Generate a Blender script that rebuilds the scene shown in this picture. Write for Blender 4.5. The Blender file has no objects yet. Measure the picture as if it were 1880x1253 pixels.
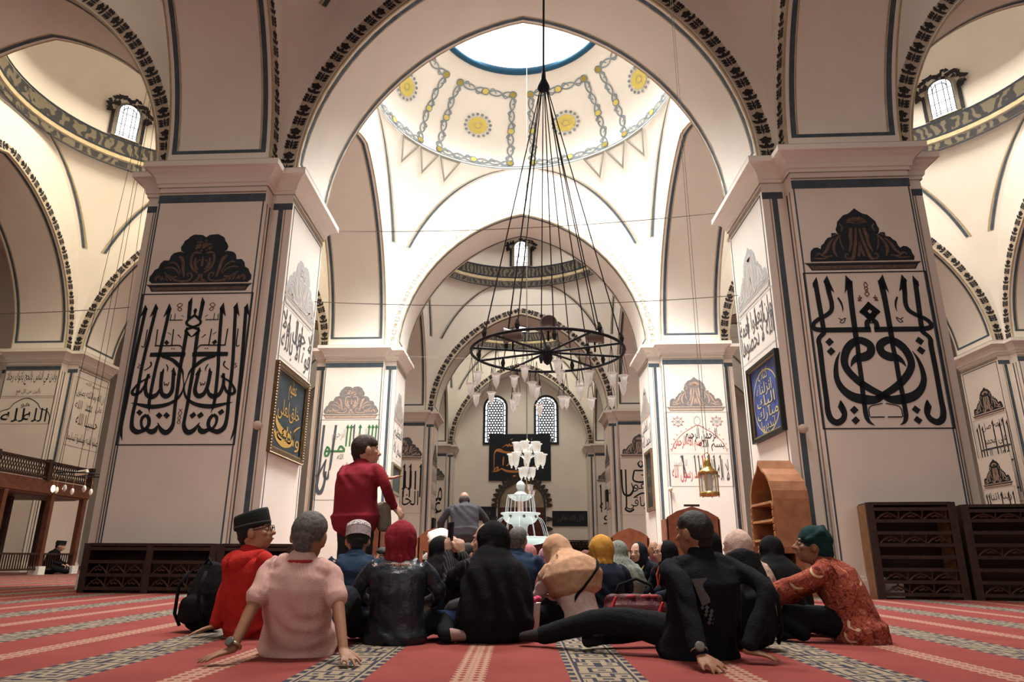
import bpy, bmesh, math, random
import numpy as np
from mathutils import Vector, Matrix, Quaternion, noise
random.seed(7)
PI = math.pi
sc = bpy.context.scene
col = sc.collection
# ------------------------------------------------------------------ camera
CH = .50
def make_camera():
    f, p, yaw, roll = 1280.56, .3022, -.0115, -.0056
    c, s, cp, sp, cr, sr = math.cos(yaw), math.sin(yaw), math.cos(p), math.sin(p), math.cos(roll), math.sin(roll)
    R0 = Vector((c, -s, 0)); F0 = Vector((s, c, 0)); Z = Vector((0, 0, 1))
    F = F0*cp + Z*sp; U0 = -F0*sp + Z*cp
    R = cr*R0 - sr*U0; U = sr*R0 + cr*U0
    cd = bpy.data.cameras.new('camera'); co = bpy.data.objects.new('camera', cd); col.objects.link(co)
    cd.sensor_fit = 'HORIZONTAL'; cd.sensor_width = 36; cd.lens = f*36/1880
    cd.clip_start = .05; cd.clip_end = 300
    m = Matrix((R, U, -F)).transposed().to_4x4(); m.translation = Vector((0, 0, CH))
    co.matrix_world = m
    sc.camera = co
make_camera()
# ------------------------------------------------------------------ world, exposure, lights
w = bpy.data.worlds.new('world'); sc.world = w; w.use_nodes = True
w.node_tree.nodes['Background'].inputs[0].default_value = (.95, .93, .92, 1)
w.node_tree.nodes['Background'].inputs[1].default_value = .17
sc.view_settings.view_transform = 'Standard'; sc.view_settings.look = 'None'
sc.view_settings.gamma = 1; sc.view_settings.exposure = 0.0
try:
    sc.cycles.use_denoising = True; sc.cycles.denoiser = 'OPENIMAGEDENOISE'
    sc.cycles.max_bounces = 7; sc.cycles.diffuse_bounces = 4; sc.cycles.sample_clamp_indirect = 6
    sc.cycles.caustics_reflective = False; sc.cycles.caustics_refractive = False
except Exception: pass
def area(name, loc, target, sx, sy, power, color):
    d = bpy.data.lights.new(name, 'AREA'); d.shape = 'RECTANGLE'; d.size = sx; d.size_y = sy
    d.energy = power; d.color = color
    o = bpy.data.objects.new(name, d); col.objects.link(o); o.location = loc
    v = Vector(target)-Vector(loc); o.rotation_euler = v.to_track_quat('-Z', 'Y').to_euler()
    return o
X0 = .053; KS = -.0464
def W(x, y, z): return (X0+x, y+KS*x, z)
BX = 11.08; ROWS = [1.0, 12.11, 23.35, 34.03, 44.9]
HC = 7.24; ZR = 14.02; AW = .975; TX = 1.36; TY = 1.31; RISE = 4.98; HB = 6.52
# daylight: the glazed lantern over the open dome, and window light under the other domes; the camera-bay lamp is fill
sk = area('skylight_daylight', W(0, 17.73, 17.0), W(0, 17.73, 0), 4.2, 4.2, 3250, (1, .99, .97)); sk.data.spread = math.radians(108)
def bayc(ix, iy): return ix*BX, (ROWS[iy]+ROWS[iy+1])/2
for ix, iy, pw, cl in ((-1, 0, 110, (1, .85, .70)), (1, 0, 100, (1, .88, .78)), (-1, 1, 950, (1, .87, .66)), (1, 1, 1000, (1, .91, .80)),
                       (0, 2, 340, (1, .95, .88)), (0, 3, 540, (1, .93, .80)), (-1, 2, 200, (1, .9, .75)), (1, 2, 200, (1, .92, .82)),
                       (-1, 3, 130, (1, .9, .8)), (1, 3, 130, (1, .9, .8)), (0, 0, 470, (1, .89, .80))):
    x, y = bayc(ix, iy)
    dl = area('dome_daylight_fill', W(x, y, 15.6), W(x, y, 0), 4.5, 4.5, pw, cl)
    if (ix, iy) == (0, 0): dl.data.spread = math.radians(62)  # camera bay: fill added for the foreground, narrowed onto floor and people
# added fill lamps behind the camera, brightening the near pier fronts
area('behind_camera_fill', (-6.5, -6, 5), (-2, 9, 1.5), 5, 4, 290, (1, .80, .66))
area('behind_camera_fill', (6.5, -6, 5), (3, 9, 1.5), 5, 4, 190, (1, .81, .68))
# ------------------------------------------------------------------ helpers
MATS = {}
def mat(name, base, rough=.8, var=0., vscale=6., bump=0., bscale=40., metal=0., spec=.3, emit=None, estr=0, trans=0, alpha=1, ior=1.45):
    if name in MATS: return MATS[name]
    m = bpy.data.materials.new(name); m.use_nodes = True; nt = m.node_tree; b = nt.nodes['Principled BSDF']
    b.inputs['Base Color'].default_value = (*base, 1); b.inputs['Roughness'].default_value = rough
    b.inputs['Metallic'].default_value = metal; b.inputs['Specular IOR Level'].default_value = spec; b.inputs['IOR'].default_value = ior
    if trans: b.inputs['Transmission Weight'].default_value = trans
    if alpha < 1: b.inputs['Alpha'].default_value = alpha
    if emit: b.inputs['Emission Color'].default_value = (*emit, 1); b.inputs['Emission Strength'].default_value = estr
    tc = nt.nodes.new('ShaderNodeTexCoord')
    if var:
        n = nt.nodes.new('ShaderNodeTexNoise'); n.inputs['Scale'].default_value = vscale; n.inputs['Detail'].default_value = 4
        nt.links.new(tc.outputs['Object'], n.inputs['Vector'])
        r = nt.nodes.new('ShaderNodeMapRange'); r.inputs[1].default_value = .3; r.inputs[2].default_value = .7
        r.inputs[3].default_value = 1-var; r.inputs[4].default_value = 1+var
        nt.links.new(n.outputs['Fac'], r.inputs[0])
        x = nt.nodes.new('ShaderNodeVectorMath'); x.operation = 'SCALE'; x.inputs[0].default_value = base
        nt.links.new(r.outputs[0], x.inputs['Scale']); nt.links.new(x.outputs[0], b.inputs['Base Color'])
    if bump:
        n = nt.nodes.new('ShaderNodeTexNoise'); n.inputs['Scale'].default_value = bscale; n.inputs['Detail'].default_value = 3
        nt.links.new(tc.outputs['Object'], n.inputs['Vector'])
        u = nt.nodes.new('ShaderNodeBump'); u.inputs['Strength'].default_value = bump; u.inputs['Distance'].default_value = .02
        nt.links.new(n.outputs['Fac'], u.inputs['Height']); nt.links.new(u.outputs[0], b.inputs['Normal'])
    MATS[name] = m
    return m
class MB:
    """collects shapes, links them as one mesh"""
    def __init__(self, tf=None): self.v = []; self.f = []; self.tf = tf
    def add(self, vs, fs):
        o = len(self.v); self.v += [tuple(p) for p in vs]; self.f += [tuple(i+o for i in q) for q in fs]; return self
    def grid(self, rows, closed=False):
        n = len(rows[0]); fs = []
        for i in range(len(rows)-1):
            for j in range(n if closed else n-1):
                k = (j+1) % n; fs.append((i*n+j, i*n+k, (i+1)*n+k, (i+1)*n+j))
        return self.add([p for r in rows for p in r], fs)
    def box(self, x0, x1, y0, y1, z0, z1, M=None):
        vs = [Vector((x, y, z)) for z in (z0, z1) for y in (y0, y1) for x in (x0, x1)]
        if M: vs = [M @ p for p in vs]
        return self.add(vs, [(0, 2, 3, 1), (4, 5, 7, 6), (0, 1, 5, 4), (2, 6, 7, 3), (0, 4, 6, 2), (1, 3, 7, 5)])
    def prism(self, poly, d0, d1, fn=None):
        """polygon (u,v) extruded between d0 and d1; fn(u,v,d)->xyz"""
        fn = fn or (lambda u, v, d: (u, v, d)); n = len(poly)
        vs = [fn(u, v, d0) for u, v in poly]+[fn(u, v, d1) for u, v in poly]
        return self.add(vs, [tuple(range(n))[::-1], tuple(range(n, 2*n))]+[(i, (i+1) % n, n+(i+1) % n, n+i) for i in range(n)])
    def tube(self, pts, rad, n=8, cap=True, closed=False):
        pts = [Vector(p) for p in pts]; k = len(pts)
        rad = rad if isinstance(rad, (list, tuple)) else [rad]*k
        rows = []; ref = None
        for i, p in enumerate(pts):
            a = pts[(i-1) % k] if (closed or i > 0) else p; b = pts[(i+1) % k] if (closed or i < k-1) else p
            t = (b-a).normalized()
            if ref is None: ref = t.orthogonal().normalized()
            ref = (ref-t*ref.dot(t)); ref = ref.normalized() if ref.length > 1e-6 else t.orthogonal().normalized()
            bi = t.cross(ref)
            rows.append([p+(ref*math.cos(2*PI*j/n)+bi*math.sin(2*PI*j/n))*rad[i] for j in range(n)])
        if closed: rows.append(rows[0])
        o = len(self.v); self.grid(rows, True)
        if cap and not closed:
            self.f.append(tuple(range(o, o+n))[::-1]); e = o+n*(k-1); self.f.append(tuple(range(e, e+n)))
        return self
    def lathe(self, prof, c=(0, 0, 0), n=24, a0=0, a1=2*PI, sx=1, sy=1):
        full = abs(a1-a0-2*PI) < 1e-6; m = n if full else n+1
        rows = [[(c[0]+r*sx*math.cos(a0+(a1-a0)*j/n), c[1]+r*sy*math.sin(a0+(a1-a0)*j/n), c[2]+z) for j in range(m)] for r, z in prof]
        return self.grid(rows, full)
    def build(self, name, m, parent=None, smooth=False, loc=None):
        me = bpy.data.meshes.new(name)
        vs = [self.tf(*p) for p in self.v] if self.tf else self.v
        me.from_pydata([tuple(p) for p in vs], [], self.f); me.update()
        o = bpy.data.objects.new(name, me); col.objects.link(o)
        if m: me.materials.append(m)
        if smooth: me.polygons.foreach_set('use_smooth', [True]*len(me.polygons))
        if parent: o.parent = parent
        if loc: o.location = loc
        return o
def fixn(o):
    b = bmesh.new(); b.from_mesh(o.data); bmesh.ops.recalc_face_normals(b, faces=b.faces); b.to_mesh(o.data); b.free(); return o
def struct(o, label=None):
    o['kind'] = 'structure'
    if label: o['label'] = label
    return o
def tag(o, label, cat, group=None, kind=None):
    o['label'] = label; o['category'] = cat
    if group: o['group'] = group
    if kind: o['kind'] = kind
    return o
def thing(name, label, cat, loc=(0, 0, 0), rz=0, group=None):
    o = bpy.data.objects.new(name, None); o.empty_display_size = .1; col.objects.link(o)
    o.location = loc; o.rotation_euler = (0, 0, rz); return tag(o, label, cat, group)
def dup(root, loc, rz, label=None, group=None):
    r = root.copy(); col.objects.link(r); r.location = loc; r.rotation_euler = (0, 0, rz)
    if label: r['label'] = label
    if group: r['group'] = group
    for ch in list(root.children):
        c = ch.copy(); col.objects.link(c); c.parent = r
        for g in list(ch.children):
            d = g.copy(); col.objects.link(d); d.parent = c
    return r
PL = mat('plaster', (.82, .775, .70), .85, .035, .9, .06, 30)
PLW = mat('plaster_pier', (.81, .745, .67), .85, .04, 1.1, .06, 30)
INK = mat('navy_paint', (.018, .024, .034), .7, .2, 9)
GREYB = mat('slate_paint', (.07, .095, .12), .7, .2, 5)
OCHRE = mat('ochre_paint', (.46, .37, .22), .75, .15, 7)
GOLDP = mat('gold_paint', (.62, .52, .28), .6, .15, 7)
TAUPE = mat('taupe_paint', (.33, .26, .20), .8, .2, 6)
WOOD = mat('dark_wood', (.036, .018, .013), .5, .35, 9, .1, 60)
WOODM = mat('red_brown_wood', (.23, .085, .045), .45, .25, 8, .1, 60)
WOODL = mat('honey_wood', (.42, .20, .085), .4, .2, 8, .08, 50)
SKYG = mat('window_daylight', (1, 1, 1), .5, emit=(.93, .96, 1), estr=2.2)
# ------------------------------------------------------------------ floor
def carpet_material():
    m = bpy.data.materials.new('prayer_carpet'); m.use_nodes = True; nt = m.node_tree; N = nt.nodes.new; L = nt.links.new
    b = nt.nodes['Principled BSDF']; b.inputs['Roughness'].default_value = .95; b.inputs['Specular IOR Level'].default_value = .1
    tc = N('ShaderNodeTexCoord'); sp = N('ShaderNodeSeparateXYZ'); L(tc.outputs['Object'], sp.inputs[0])
    def math_(op, a, b_=None, c=None):
        n = N('ShaderNodeMath'); n.operation = op
        for i, v in enumerate((a, b_, c)):
            if v is None: continue
            if isinstance(v, (int, float)): n.inputs[i].default_value = v
            else: L(v, n.inputs[i])
        return n.outputs[0]
    def mix(f, a, b_):
        n = N('ShaderNodeMix'); n.data_type = 'RGBA'; L(f, n.inputs[0]) if not isinstance(f, float) else None
        for i, v in ((6, a), (7, b_)):
            if isinstance(v, tuple): n.inputs[i].default_value = (*v, 1)
            else: L(v, n.inputs[i])
        return n.outputs[2]
    x, y = sp.outputs[0], sp.outputs[1]
    P = CP
    u = math_('SUBTRACT', math_('MODULO', math_('ADD', math_('SUBTRACT', x, CX), P*40), P), P/2)   # 0 at band centre
    au = math_('ABSOLUTE', u)
    dark = math_('LESS_THAN', au, .165)
    edge = math_('MULTIPLY', math_('GREATER_THAN', au, .135), dark)
    edge2 = math_('MULTIPLY', math_('LESS_THAN', math_('ABSOLUTE', math_('SUBTRACT', au, .118)), .006), dark)
    core = math_('LESS_THAN', au, .112)
    # scrolls: bent angular fret lines in the band
    v = N('ShaderNodeCombineXYZ'); L(math_('MULTIPLY', au, 8.), v.inputs[0]); L(math_('MULTIPLY', y, 6.5), v.inputs[1])
    vo = N('ShaderNodeTexVoronoi'); vo.voronoi_dimensions = '2D'; vo.distance = 'CHEBYCHEV'; vo.inputs['Scale'].default_value = 1.; vo.inputs['Randomness'].default_value = .8; L(v.outputs[0], vo.inputs['Vector'])
    scroll = math_('MULTIPLY', math_('GREATER_THAN', math_('SINE', math_('ADD', math_('MULTIPLY', vo.outputs['Distance'], 17.), 1.)), .25), core)
    fret = math_('MULTIPLY', math_('GREATER_THAN', math_('SINE', math_('MULTIPLY', y, 52.)), .35), edge)
    ns = N('ShaderNodeTexNoise'); ns.inputs['Scale'].default_value = 2.3; ns.inputs['Detail'].default_value = 6; L(tc.outputs['Object'], ns.inputs['Vector'])
    nf = N('ShaderNodeTexNoise'); nf.inputs['Scale'].default_value = 160; nf.inputs['Detail'].default_value = 2; L(tc.outputs['Object'], nf.inputs['Vector'])
    red = mix(ns.outputs['Fac'], (.165, .034, .031), (.25, .062, .055))
    cream = (.26, .21, .145)
    c1 = mix(dark, red, cream)
    c1 = mix(math_('MAXIMUM', math_('MAXIMUM', scroll, edge2), math_('MULTIPLY', edge, math_('SUBTRACT', 1, fret))), c1, (.035, .036, .055))
    # pale band midway
    u2 = math_('SUBTRACT', P/2, au)
    pale = math_('LESS_THAN', u2, .075)
    ck = math_('GREATER_THAN', math_('ADD', math_('SINE', math_('MULTIPLY', u2, 150.)), math_('SINE', math_('MULTIPLY', y, 95.))), -.5)
    c2 = mix(math_('MULTIPLY', pale, ck), c1, (.32, .19, .14))
    c3 = mix(nf.outputs['Fac'], (.86, .86, .86), (1.1, 1.1, 1.1))
    mu = N('ShaderNodeMix'); mu.data_type = 'RGBA'; mu.blend_type = 'MULTIPLY'; mu.inputs[0].default_value = 1; L(c2, mu.inputs[6]); L(c3, mu.inputs[7])
    L(mu.outputs[2], b.inputs['Base Color'])
    bp = N('ShaderNodeBump'); bp.inputs['Strength'].default_value = .35; bp.inputs['Distance'].default_value = .01; L(nf.outputs['Fac'], bp.inputs['Height']); L(bp.outputs[0], b.inputs['Normal'])
    return m
CX = 1.0; CP = 1.22
fo = MB().box(-32, 32, -9, 50, -.2, 0).build('floor', carpet_material()); struct(fo, 'red carpet floor with dark scroll bands and pale dotted bands')
# ------------------------------------------------------------------ piers
def pier_outline(e=0):
    a, tx, ty = AW+e, TX+e, TY+e
    return [(-a, -ty), (a, -ty), (a, -a), (tx, -a), (tx, a), (a, a), (a, ty), (-a, ty), (-a, a), (-tx, a), (-tx, -a), (-a, -a)]
CORN = [(0, -.42), (.03, -.42), (.03, -.36), (.06, -.35), (.07, -.28), (.12, -.20), (.20, -.13), (.25, -.11), (.25, 0), (0, 0)]
def pier(cx, cy):
    b = MB(W)
    po = pier_outline()
    rows = [[(cx+x, cy+y, z) for x, y in po] for z in (0, HC-.02)]
    b.grid(rows, True)
    for e, z0, z1 in ((.05, 0, .22), (.025, .22, .27)):
        b.prism(pier_outline(e), z0, z1, lambda u, v, d: (cx+u, cy+v, d))
    o = struct(b.build('pier', PLW), None)
    c = MB(W); c.grid([[(cx+x, cy+y, HC+z) for x, y in pier_outline(e)] for e, z in CORN[1:-1]], True)
    c.prism(pier_outline(.25), HC-.01, HC, lambda u, v, d: (cx+u, cy+v, d))
    struct(fixn(c.build('cornice', PL, o)))
    # painted lines: dark slate band under the cornice and at the notch corners
    q = MB(W); g = MB(W); e = .006
    def strip(mb, axis, s, lo, hi, z0, z1):   # axis 'y': face towards s*y of the arm
        if axis == 'y': mb.box(cx+lo, cx+hi, cy+s*TY-(.004 if s < 0 else 0), cy+s*TY+(.004 if s > 0 else 0), z0, z1)
        elif axis == 'Y': mb.box(cx+lo, cx+hi, cy+s*AW-(.004 if s < 0 else 0), cy+s*AW+(.004 if s > 0 else 0), z0, z1)
        elif axis == 'x': mb.box(cx+s*TX-(.004 if s < 0 else 0), cx+s*TX+(.004 if s > 0 else 0), cy+lo, cy+hi, z0, z1)
        elif axis == 'X': mb.box(cx+s*AW-(.004 if s < 0 else 0), cx+s*AW+(.004 if s > 0 else 0), cy+lo, cy+hi, z0, z1)
    for s in (-1, 1):
        strip(q, 'y', s, -AW, AW, HB, HB+.16); strip(g, 'y', s, -AW, AW, HB+.18, HB+.21)
        if cx*s < 0 or True:
            strip(q, 'x', s, -AW+.08, AW-.08, HB+.1, HB+.13); strip(g, 'x', s, -AW, AW, HB+.16, HB+.25)
            for t in (-1, 1):
                strip(q, 'x', s, t*(AW-.09)-.014, t*(AW-.09)+.014, .3, HB+.1)
                strip(q, 'Y', t, *sorted((s*(AW+.03), s*TX)), HB, HB+.13)
                strip(q, 'Y', t, *sorted((s*(AW+.13), s*(AW+.22))), .3, HB)
                strip(g, 'Y', t, *sorted((s*(AW+.245), s*(AW+.265))), .3, HB)
                strip(g, 'X', s, *sorted((t*(AW+.20), t*(AW+.24))), .3, HB); strip(q, 'X', s, *sorted((t*(AW+.07), t*(AW+.12))), .3, HB)
                strip(q, 'y', t, s*(AW-.03)-.012, s*(AW-.03)+.012, .3, HB)
    struct(q.build('painted_border', GREYB, o)); struct(g.build('painted_line', TAUPE, o))
    return o
for ir, cy in enumerate(ROWS[1:4]):
    for k in (-1.5, -.5, .5, 1.5):
        if ir == 0 and abs(k) > 1: continue
        p = pier(k*BX, cy)
for k in (-.5, .5): pier(k*BX, ROWS[4]-.5)
# ------------------------------------------------------------------ arches, pendentives, domes
def arch_pts(w, h, n=28, q=.16):
    return [(w*math.cos(PI*i/n), h*((1-q)*math.sin(PI*i/n)+q*(1-abs(math.cos(PI*i/n))))) for i in range(n+1)]
def add_soffit(axis, cx, cy, w):
    """arch between two piers; axis 'x' spans along x"""
    b = MB(W); P = arch_pts(w, RISE)
    f = (lambda s, t, z: (cx+s, cy+t, HC+z)) if axis == 'x' else (lambda s, t, z: (cx+t, cy+s, HC+z))
    b.grid([[f(s, -AW, z) for s, z in P], [f(s, AW, z) for s, z in P]])
    o = struct(b.build('arch', PL, smooth=True))
    # painted frame on the soffit
    q = MB(W); g = MB(W)
    Q = arch_pts(w-.008, RISE-.008, 40)
    m = [i for i, (s, z) in enumerate(Q) if z > .32]
    for t0, t1, mb in ((-AW+.10, -AW+.19, q), (AW-.19, AW-.10, q), (-AW+.20, -AW+.225, g), (AW-.225, AW-.20, g), (-AW, -AW+.035, g), (AW-.035, AW, g)):
        pts = [Q[i] for i in (range(len(Q)) if abs(t0) > .9 and mb is g or abs(t1) > .9 and mb is g else m)]
        mb.grid([[f(s, t0, z) for s, z in pts], [f(s, t1, z) for s, z in pts]])
    D_ = arch_pts(w-.008, RISE-.008, 400)
    for sg in (-1, 1):
        for z0, z1, m0, mb in ((.24, .34, .10, q), (.355, .38, .20, g)):
            pt = [p for p in D_ if p[0]*sg > 0 and z0 <= p[1] <= z1]
            mb.grid([[f(x, -AW+m0, z) for x, z in pt], [f(x, AW-m0, z) for x, z in pt]])
    struct(q.build('painted_border', GREYB, o)); struct(g.build('painted_line', OCHRE, o))
    return o
def bay(ix, iy, dome='plain'):
    cx, cy = bayc(ix, iy); hy = (ROWS[iy+1]-ROWS[iy])/2; hx = BX/2
    sx, sy = hx-AW, hy-AW; RS = ZR-HC; n = 28
    b = MB(W)
    for axis, s_, w, sd in (('x', sx, hx-TX, sy), ('y', sy, hy-TY, sx)):
        for sg in (-1, 1):
            f = (lambda s, z: (cx+s, cy+sg*sd, HC+z)) if axis == 'x' else (lambda s, z: (cx+sg*sd, cy+s, HC+z))
            inn = arch_pts(w, RISE, n); out = [(s_*math.cos(PI*i/n), RS*math.sin(PI*i/n)) for i in range(n+1)]
            b.grid([[f(*p) for p in inn], [f(*p) for p in out]])
    o = struct(b.build('vault', PL))
    p = MB(W)
    m = 14
    for qx in (-1, 1):
        for qy in (-1, 1):
            rows = []
            for i in range(m+1):
                t = PI/2*i/m; c = math.cos(t); a0 = math.atan2(1, c); a1 = math.atan2(c, 1); rho = math.sqrt(1+c*c)
                rows.append([(cx+qx*sx*rho*math.cos(a0+(a1-a0)*j/10), cy+qy*sy*rho*math.sin(a0+(a1-a0)*j/10), HC+RS*math.sin(t)) for j in range(11)])
            p.grid(rows)
    struct(p.build('pendentive', PL, o, smooth=True))
    # painted line along the pendentive edges
    q = MB(W); g = MB(W)
    for qx in (-1, 1):
        for qy in (-1, 1):
            for side in (0, 1):
                for mb, d0, d1 in ((q, .10, .17), (g, .19, .23)):
                    ra, rb = [], []
                    for i in range(11, 29):
                        t = PI/2*i/30; c = math.cos(t); A0 = math.atan2(1, c); A1 = math.atan2(c, 1); rho = math.sqrt(1+c*c)-.006
                        for d, rr in ((d0, ra), (d1, rb)):
                            dd = d/4.5
                            if A0-A1 < 2*dd: dd = (A0-A1)/2
                            a = A0-dd if side == 0 else A1+dd
                            rr.append((cx+qx*sx*rho*math.cos(a), cy+qy*sy*rho*math.sin(a), HC+RS*math.sin(t)))
                    mb.grid([ra, rb])
    struct(q.build('painted_border', GREYB, o)); struct(g.build('painted_line', OCHRE, o))
    if dome == 'plain':
        d = MB(W)
        prof = [(1.0, 0), (.99, .02), (.985, 1.9)]+[(.985*math.cos(t*PI/2/8), 1.9+2.8*math.sin(t*PI/2/8)) for t in range(1, 9)]
        d.lathe([(r, z) for r, z in prof], (0, 0, 0), 40)
        d.v = [(cx+x*sx, cy+y*sy, ZR+z) for x, y, z in d.v]
        struct(d.build('dome', PL, o, smooth=True))
    return o
B = {}
for ix in (-1, 0, 1):
    for iy in range(4):
        B[ix, iy] = bay(ix, iy, 'open' if (ix, iy) == (0, 1) else 'plain')
for iy in range(5):
    for ix in (-1, 0, 1):
        add_soffit('x', ix*BX, ROWS[iy] if iy < 4 else ROWS[4]-.5, BX/2-TX)
for k in (-1.5, -.5, .5, 1.5):
    for iy in range(4):
        add_soffit('y', k*BX, (ROWS[iy]+ROWS[iy+1])/2, (ROWS[iy+1]-ROWS[iy])/2-TY)
# outer shell
sh = MB(W).box(-2.05*BX-.4, -2.05*BX, -8, 46, 0, 20).build('wall_left', PL); struct(sh)
sh = MB(W).box(2.05*BX, 2.05*BX+.4, -8, 46, 0, 20).build('wall_right', PL); struct(sh)
sh = MB(W).box(-2.05*BX, 2.05*BX, ROWS[4], ROWS[4]+.4, 0, 20).build('wall_back', PL); struct(sh)
for s in (-1, 1):
    sh = MB(W).box(*sorted((s*1.5*BX+s*.9, s*2.05*BX)), -8, 45, 13, 13.2).build('ceiling', PL); struct(sh)
# open dome of the fountain bay
def open_dome():
    o = B[0, 1]; cx, cy = bayc(0, 1); sx = BX/2-AW; sy = (ROWS[2]-ROWS[1])/2-AW
    t1 = math.acos(2.7/4.5); hd = 2.7/math.sin(t1)
    d = MB(W); d.lathe([(math.cos(t1*i/10), hd*math.sin(t1*i/10)) for i in range(11)], n=64)
    d.v = [(cx+x*sx, cy+y*sy, ZR+z) for x, y, z in d.v]
    struct(d.build('dome', PL, o, smooth=True))
    zr = ZR+2.7; r = 2.7
    rim = MB(W).tube([(cx+r*math.cos(a*PI/32), cy+r*math.sin(a*PI/32), zr) for a in range(64)], .12, 10, closed=True)
    struct(rim.build('oculus_rim', mat('blue_paint', (.006, .055, .11), .6), o, smooth=True))
    lan = MB(W).lathe([(2.7, 0), (3.3, .5), (3.3, 1.0), (2.4, 2.1), (0.01, 2.7)], (cx, cy, zr+.05), 48)
    struct(lan.build('skylight_glass', mat('skylight_glass', (1, 1, 1), .4, emit=(1, .985, .95), estr=1.0), o, smooth=True))
    return cx, cy, sx, sy, hd, t1
OD = open_dome()
# traced strokes of the two big painted inscriptions: (u, v, half width), left half; mirrored about the last number
INSCR_ALLAH = ([[(.055,.899,.0151),(.042,.699,.0149),(.03,.495,.0147),(.023,.271,.0151),(.02,.191,.0137),(.019,.117,.0129),(.028,.073,.0109),(.047,.029,.001)],[(.148,.902,.0151),(.127,.699,.0149),(.108,.495,.0147),(.105,.296,.0152),(.099,.211,.0158),(.101,.147,.0164),(.115,.107,.0204),(.158,.084,.0211),(.204,.09,.017),(.236,.097,.015),(.28,.085,.0224),(.311,.095,.0211),(.327,.124,.0048)],[(.27,.896,.0151),(.258,.752,.0149),(.244,.588,.0148),(.231,.495,.0147),(.222,.311,.0145),(.227,.246,.0131),(.233,.221,.0055),(.242,.198,.0007)],[(.445,.94,.018),(.454,.822,.0164)],[(.453,.736,.0163),(.449,.582,.0162),(.444,.495,.0161),(.449,.351,.0159),(.449,.266,.0151),(.456,.166,.0143),(.454,.122,.017),(.431,.09,.021),(.399,.08,.0217),(.358,.1,.017),(.323,.142,.0027)],[(.161,.581,.0183),(.294,.582,.0211),(.414,.582,.0211),(.472,.58,.0193)],[(.269,.569,.0105),(.358,.548,.0154),(.421,.512,.0168),(.469,.468,.0098),(.483,.428,.0049),(.499,.372,.0055),(.485,.321,.0097),(.442,.281,.0124),(.365,.253,.0165),(.258,.242,.0192),(.174,.251,.0151),(.109,.262,.0083),(.063,.268,.0007)],[(.394,.464,.016),(.403,.382,.0159),(.402,.341,.018),(.38,.314,.02),(.35,.31,.0214),(.317,.331,.0173),(.299,.382,.016),(.292,.469,.0161)],[(.296,.364,.0035),(.281,.326,.0152),(.253,.309,.0207),(.223,.307,.0214),(.185,.326,.0166),(.166,.382,.0153),(.176,.454,.0105)],[(.206,.443,.001),(.162,.421,.0077),(.112,.398,.009),(.075,.364,.0104),(.061,.334,.0138),(.088,.321,.0138),(.133,.339,.0125),(.158,.377,.0083)],[(.218,.191,.0137),(.245,.161,.0157),(.247,.122,.0157),(.215,.1,.0136),(.186,.132,.0109),(.185,.171,.0137),(.218,.191,.0137)],[(.191,.641,.006),(.31,.641,.006),(.409,.641,.006),(.434,.619,.0028)],[(.192,.752,.0053),(.197,.641,.0053)],[(.334,.752,.0053),(.339,.641,.0053)],[(.101,.752,.005),(.098,.64,.0049),(.07,.64,.0042)],[(.178,.535,.0077),(.187,.512,.0063),(.167,.494,.0049),(.135,.478,.0042)],[(.319,.517,.0035),(.336,.494,.0056),(.336,.468,.0021)],[(.283,.814,.0043),(.401,.814,.0043)],[(.293,.855,.0032),(.291,.814,.0032)],[(.327,.86,.0032),(.328,.814,.0032)],[(.384,.847,.0025),(.408,.836,.0025)],[(.287,.731,.0028),(.319,.714,.0028)],[(.379,.715,.005),(.413,.691,.0025)],[(.323,.403,.0031),(.333,.38,.0042),(.346,.39,.0031),(.356,.377,.0042),(.368,.4,.0031)],[(.507,.849,.0107),(.445,.809,.0121),(.455,.779,.0121),(.557,.746,.0114),(.541,.72,.0092),(.499,.698,.0035)],[(.455,.763,.0107),(.449,.739,.0107),(.47,.72,.0092),(.502,.698,.0035)]],[[(.044,.925),(.074,.891),(.046,.853),(.035,.853),(.011,.827)],[(.137,.933),(.168,.896),(.142,.855),(.128,.855),(.101,.832)],[(.259,.933),(.289,.89),(.264,.855),(.25,.855),(.223,.833)],[(.457,.974),(.465,.931),(.433,.904),(.427,.936)],[(.125,.206),(.15,.227),(.183,.206),(.16,.185)],[(.296,.187),(.322,.209),(.357,.187),(.332,.165)],[(.36,.187),(.385,.209),(.42,.187),(.395,.165)],[(.295,.483),(.303,.495),(.311,.468),(.275,.447)],[(.389,.499),(.42,.447),(.412,.439),(.391,.455),(.371,.47)],[(.185,.46),(.197,.422),(.17,.432),(.164,.445)],[(.287,.68),(.316,.661),(.295,.644),(.267,.661)],[(.498,.896),(.516,.876),(.508,.846),(.485,.877)],[(.345,.625),(.353,.62),(.347,.614),(.339,.62)],[(.364,.625),(.372,.62),(.366,.614),(.358,.62)]],[[(.352,.932,.0032),(.38,.918,.0032),(.342,.893,.0032),(.363,.877,.0032),(.378,.89,.0032),(.334,.912,.0032),(.352,.932,.0032)],[(.487,.228,.0027),(.517,.201,.0027),(.489,.171,.0027),(.515,.146,.0027),(.504,.134,.0027)],[(.076,.522,.0032),(.089,.512,.0032),(.071,.499,.0031),(.09,.491,.0031)]],.502)
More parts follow.
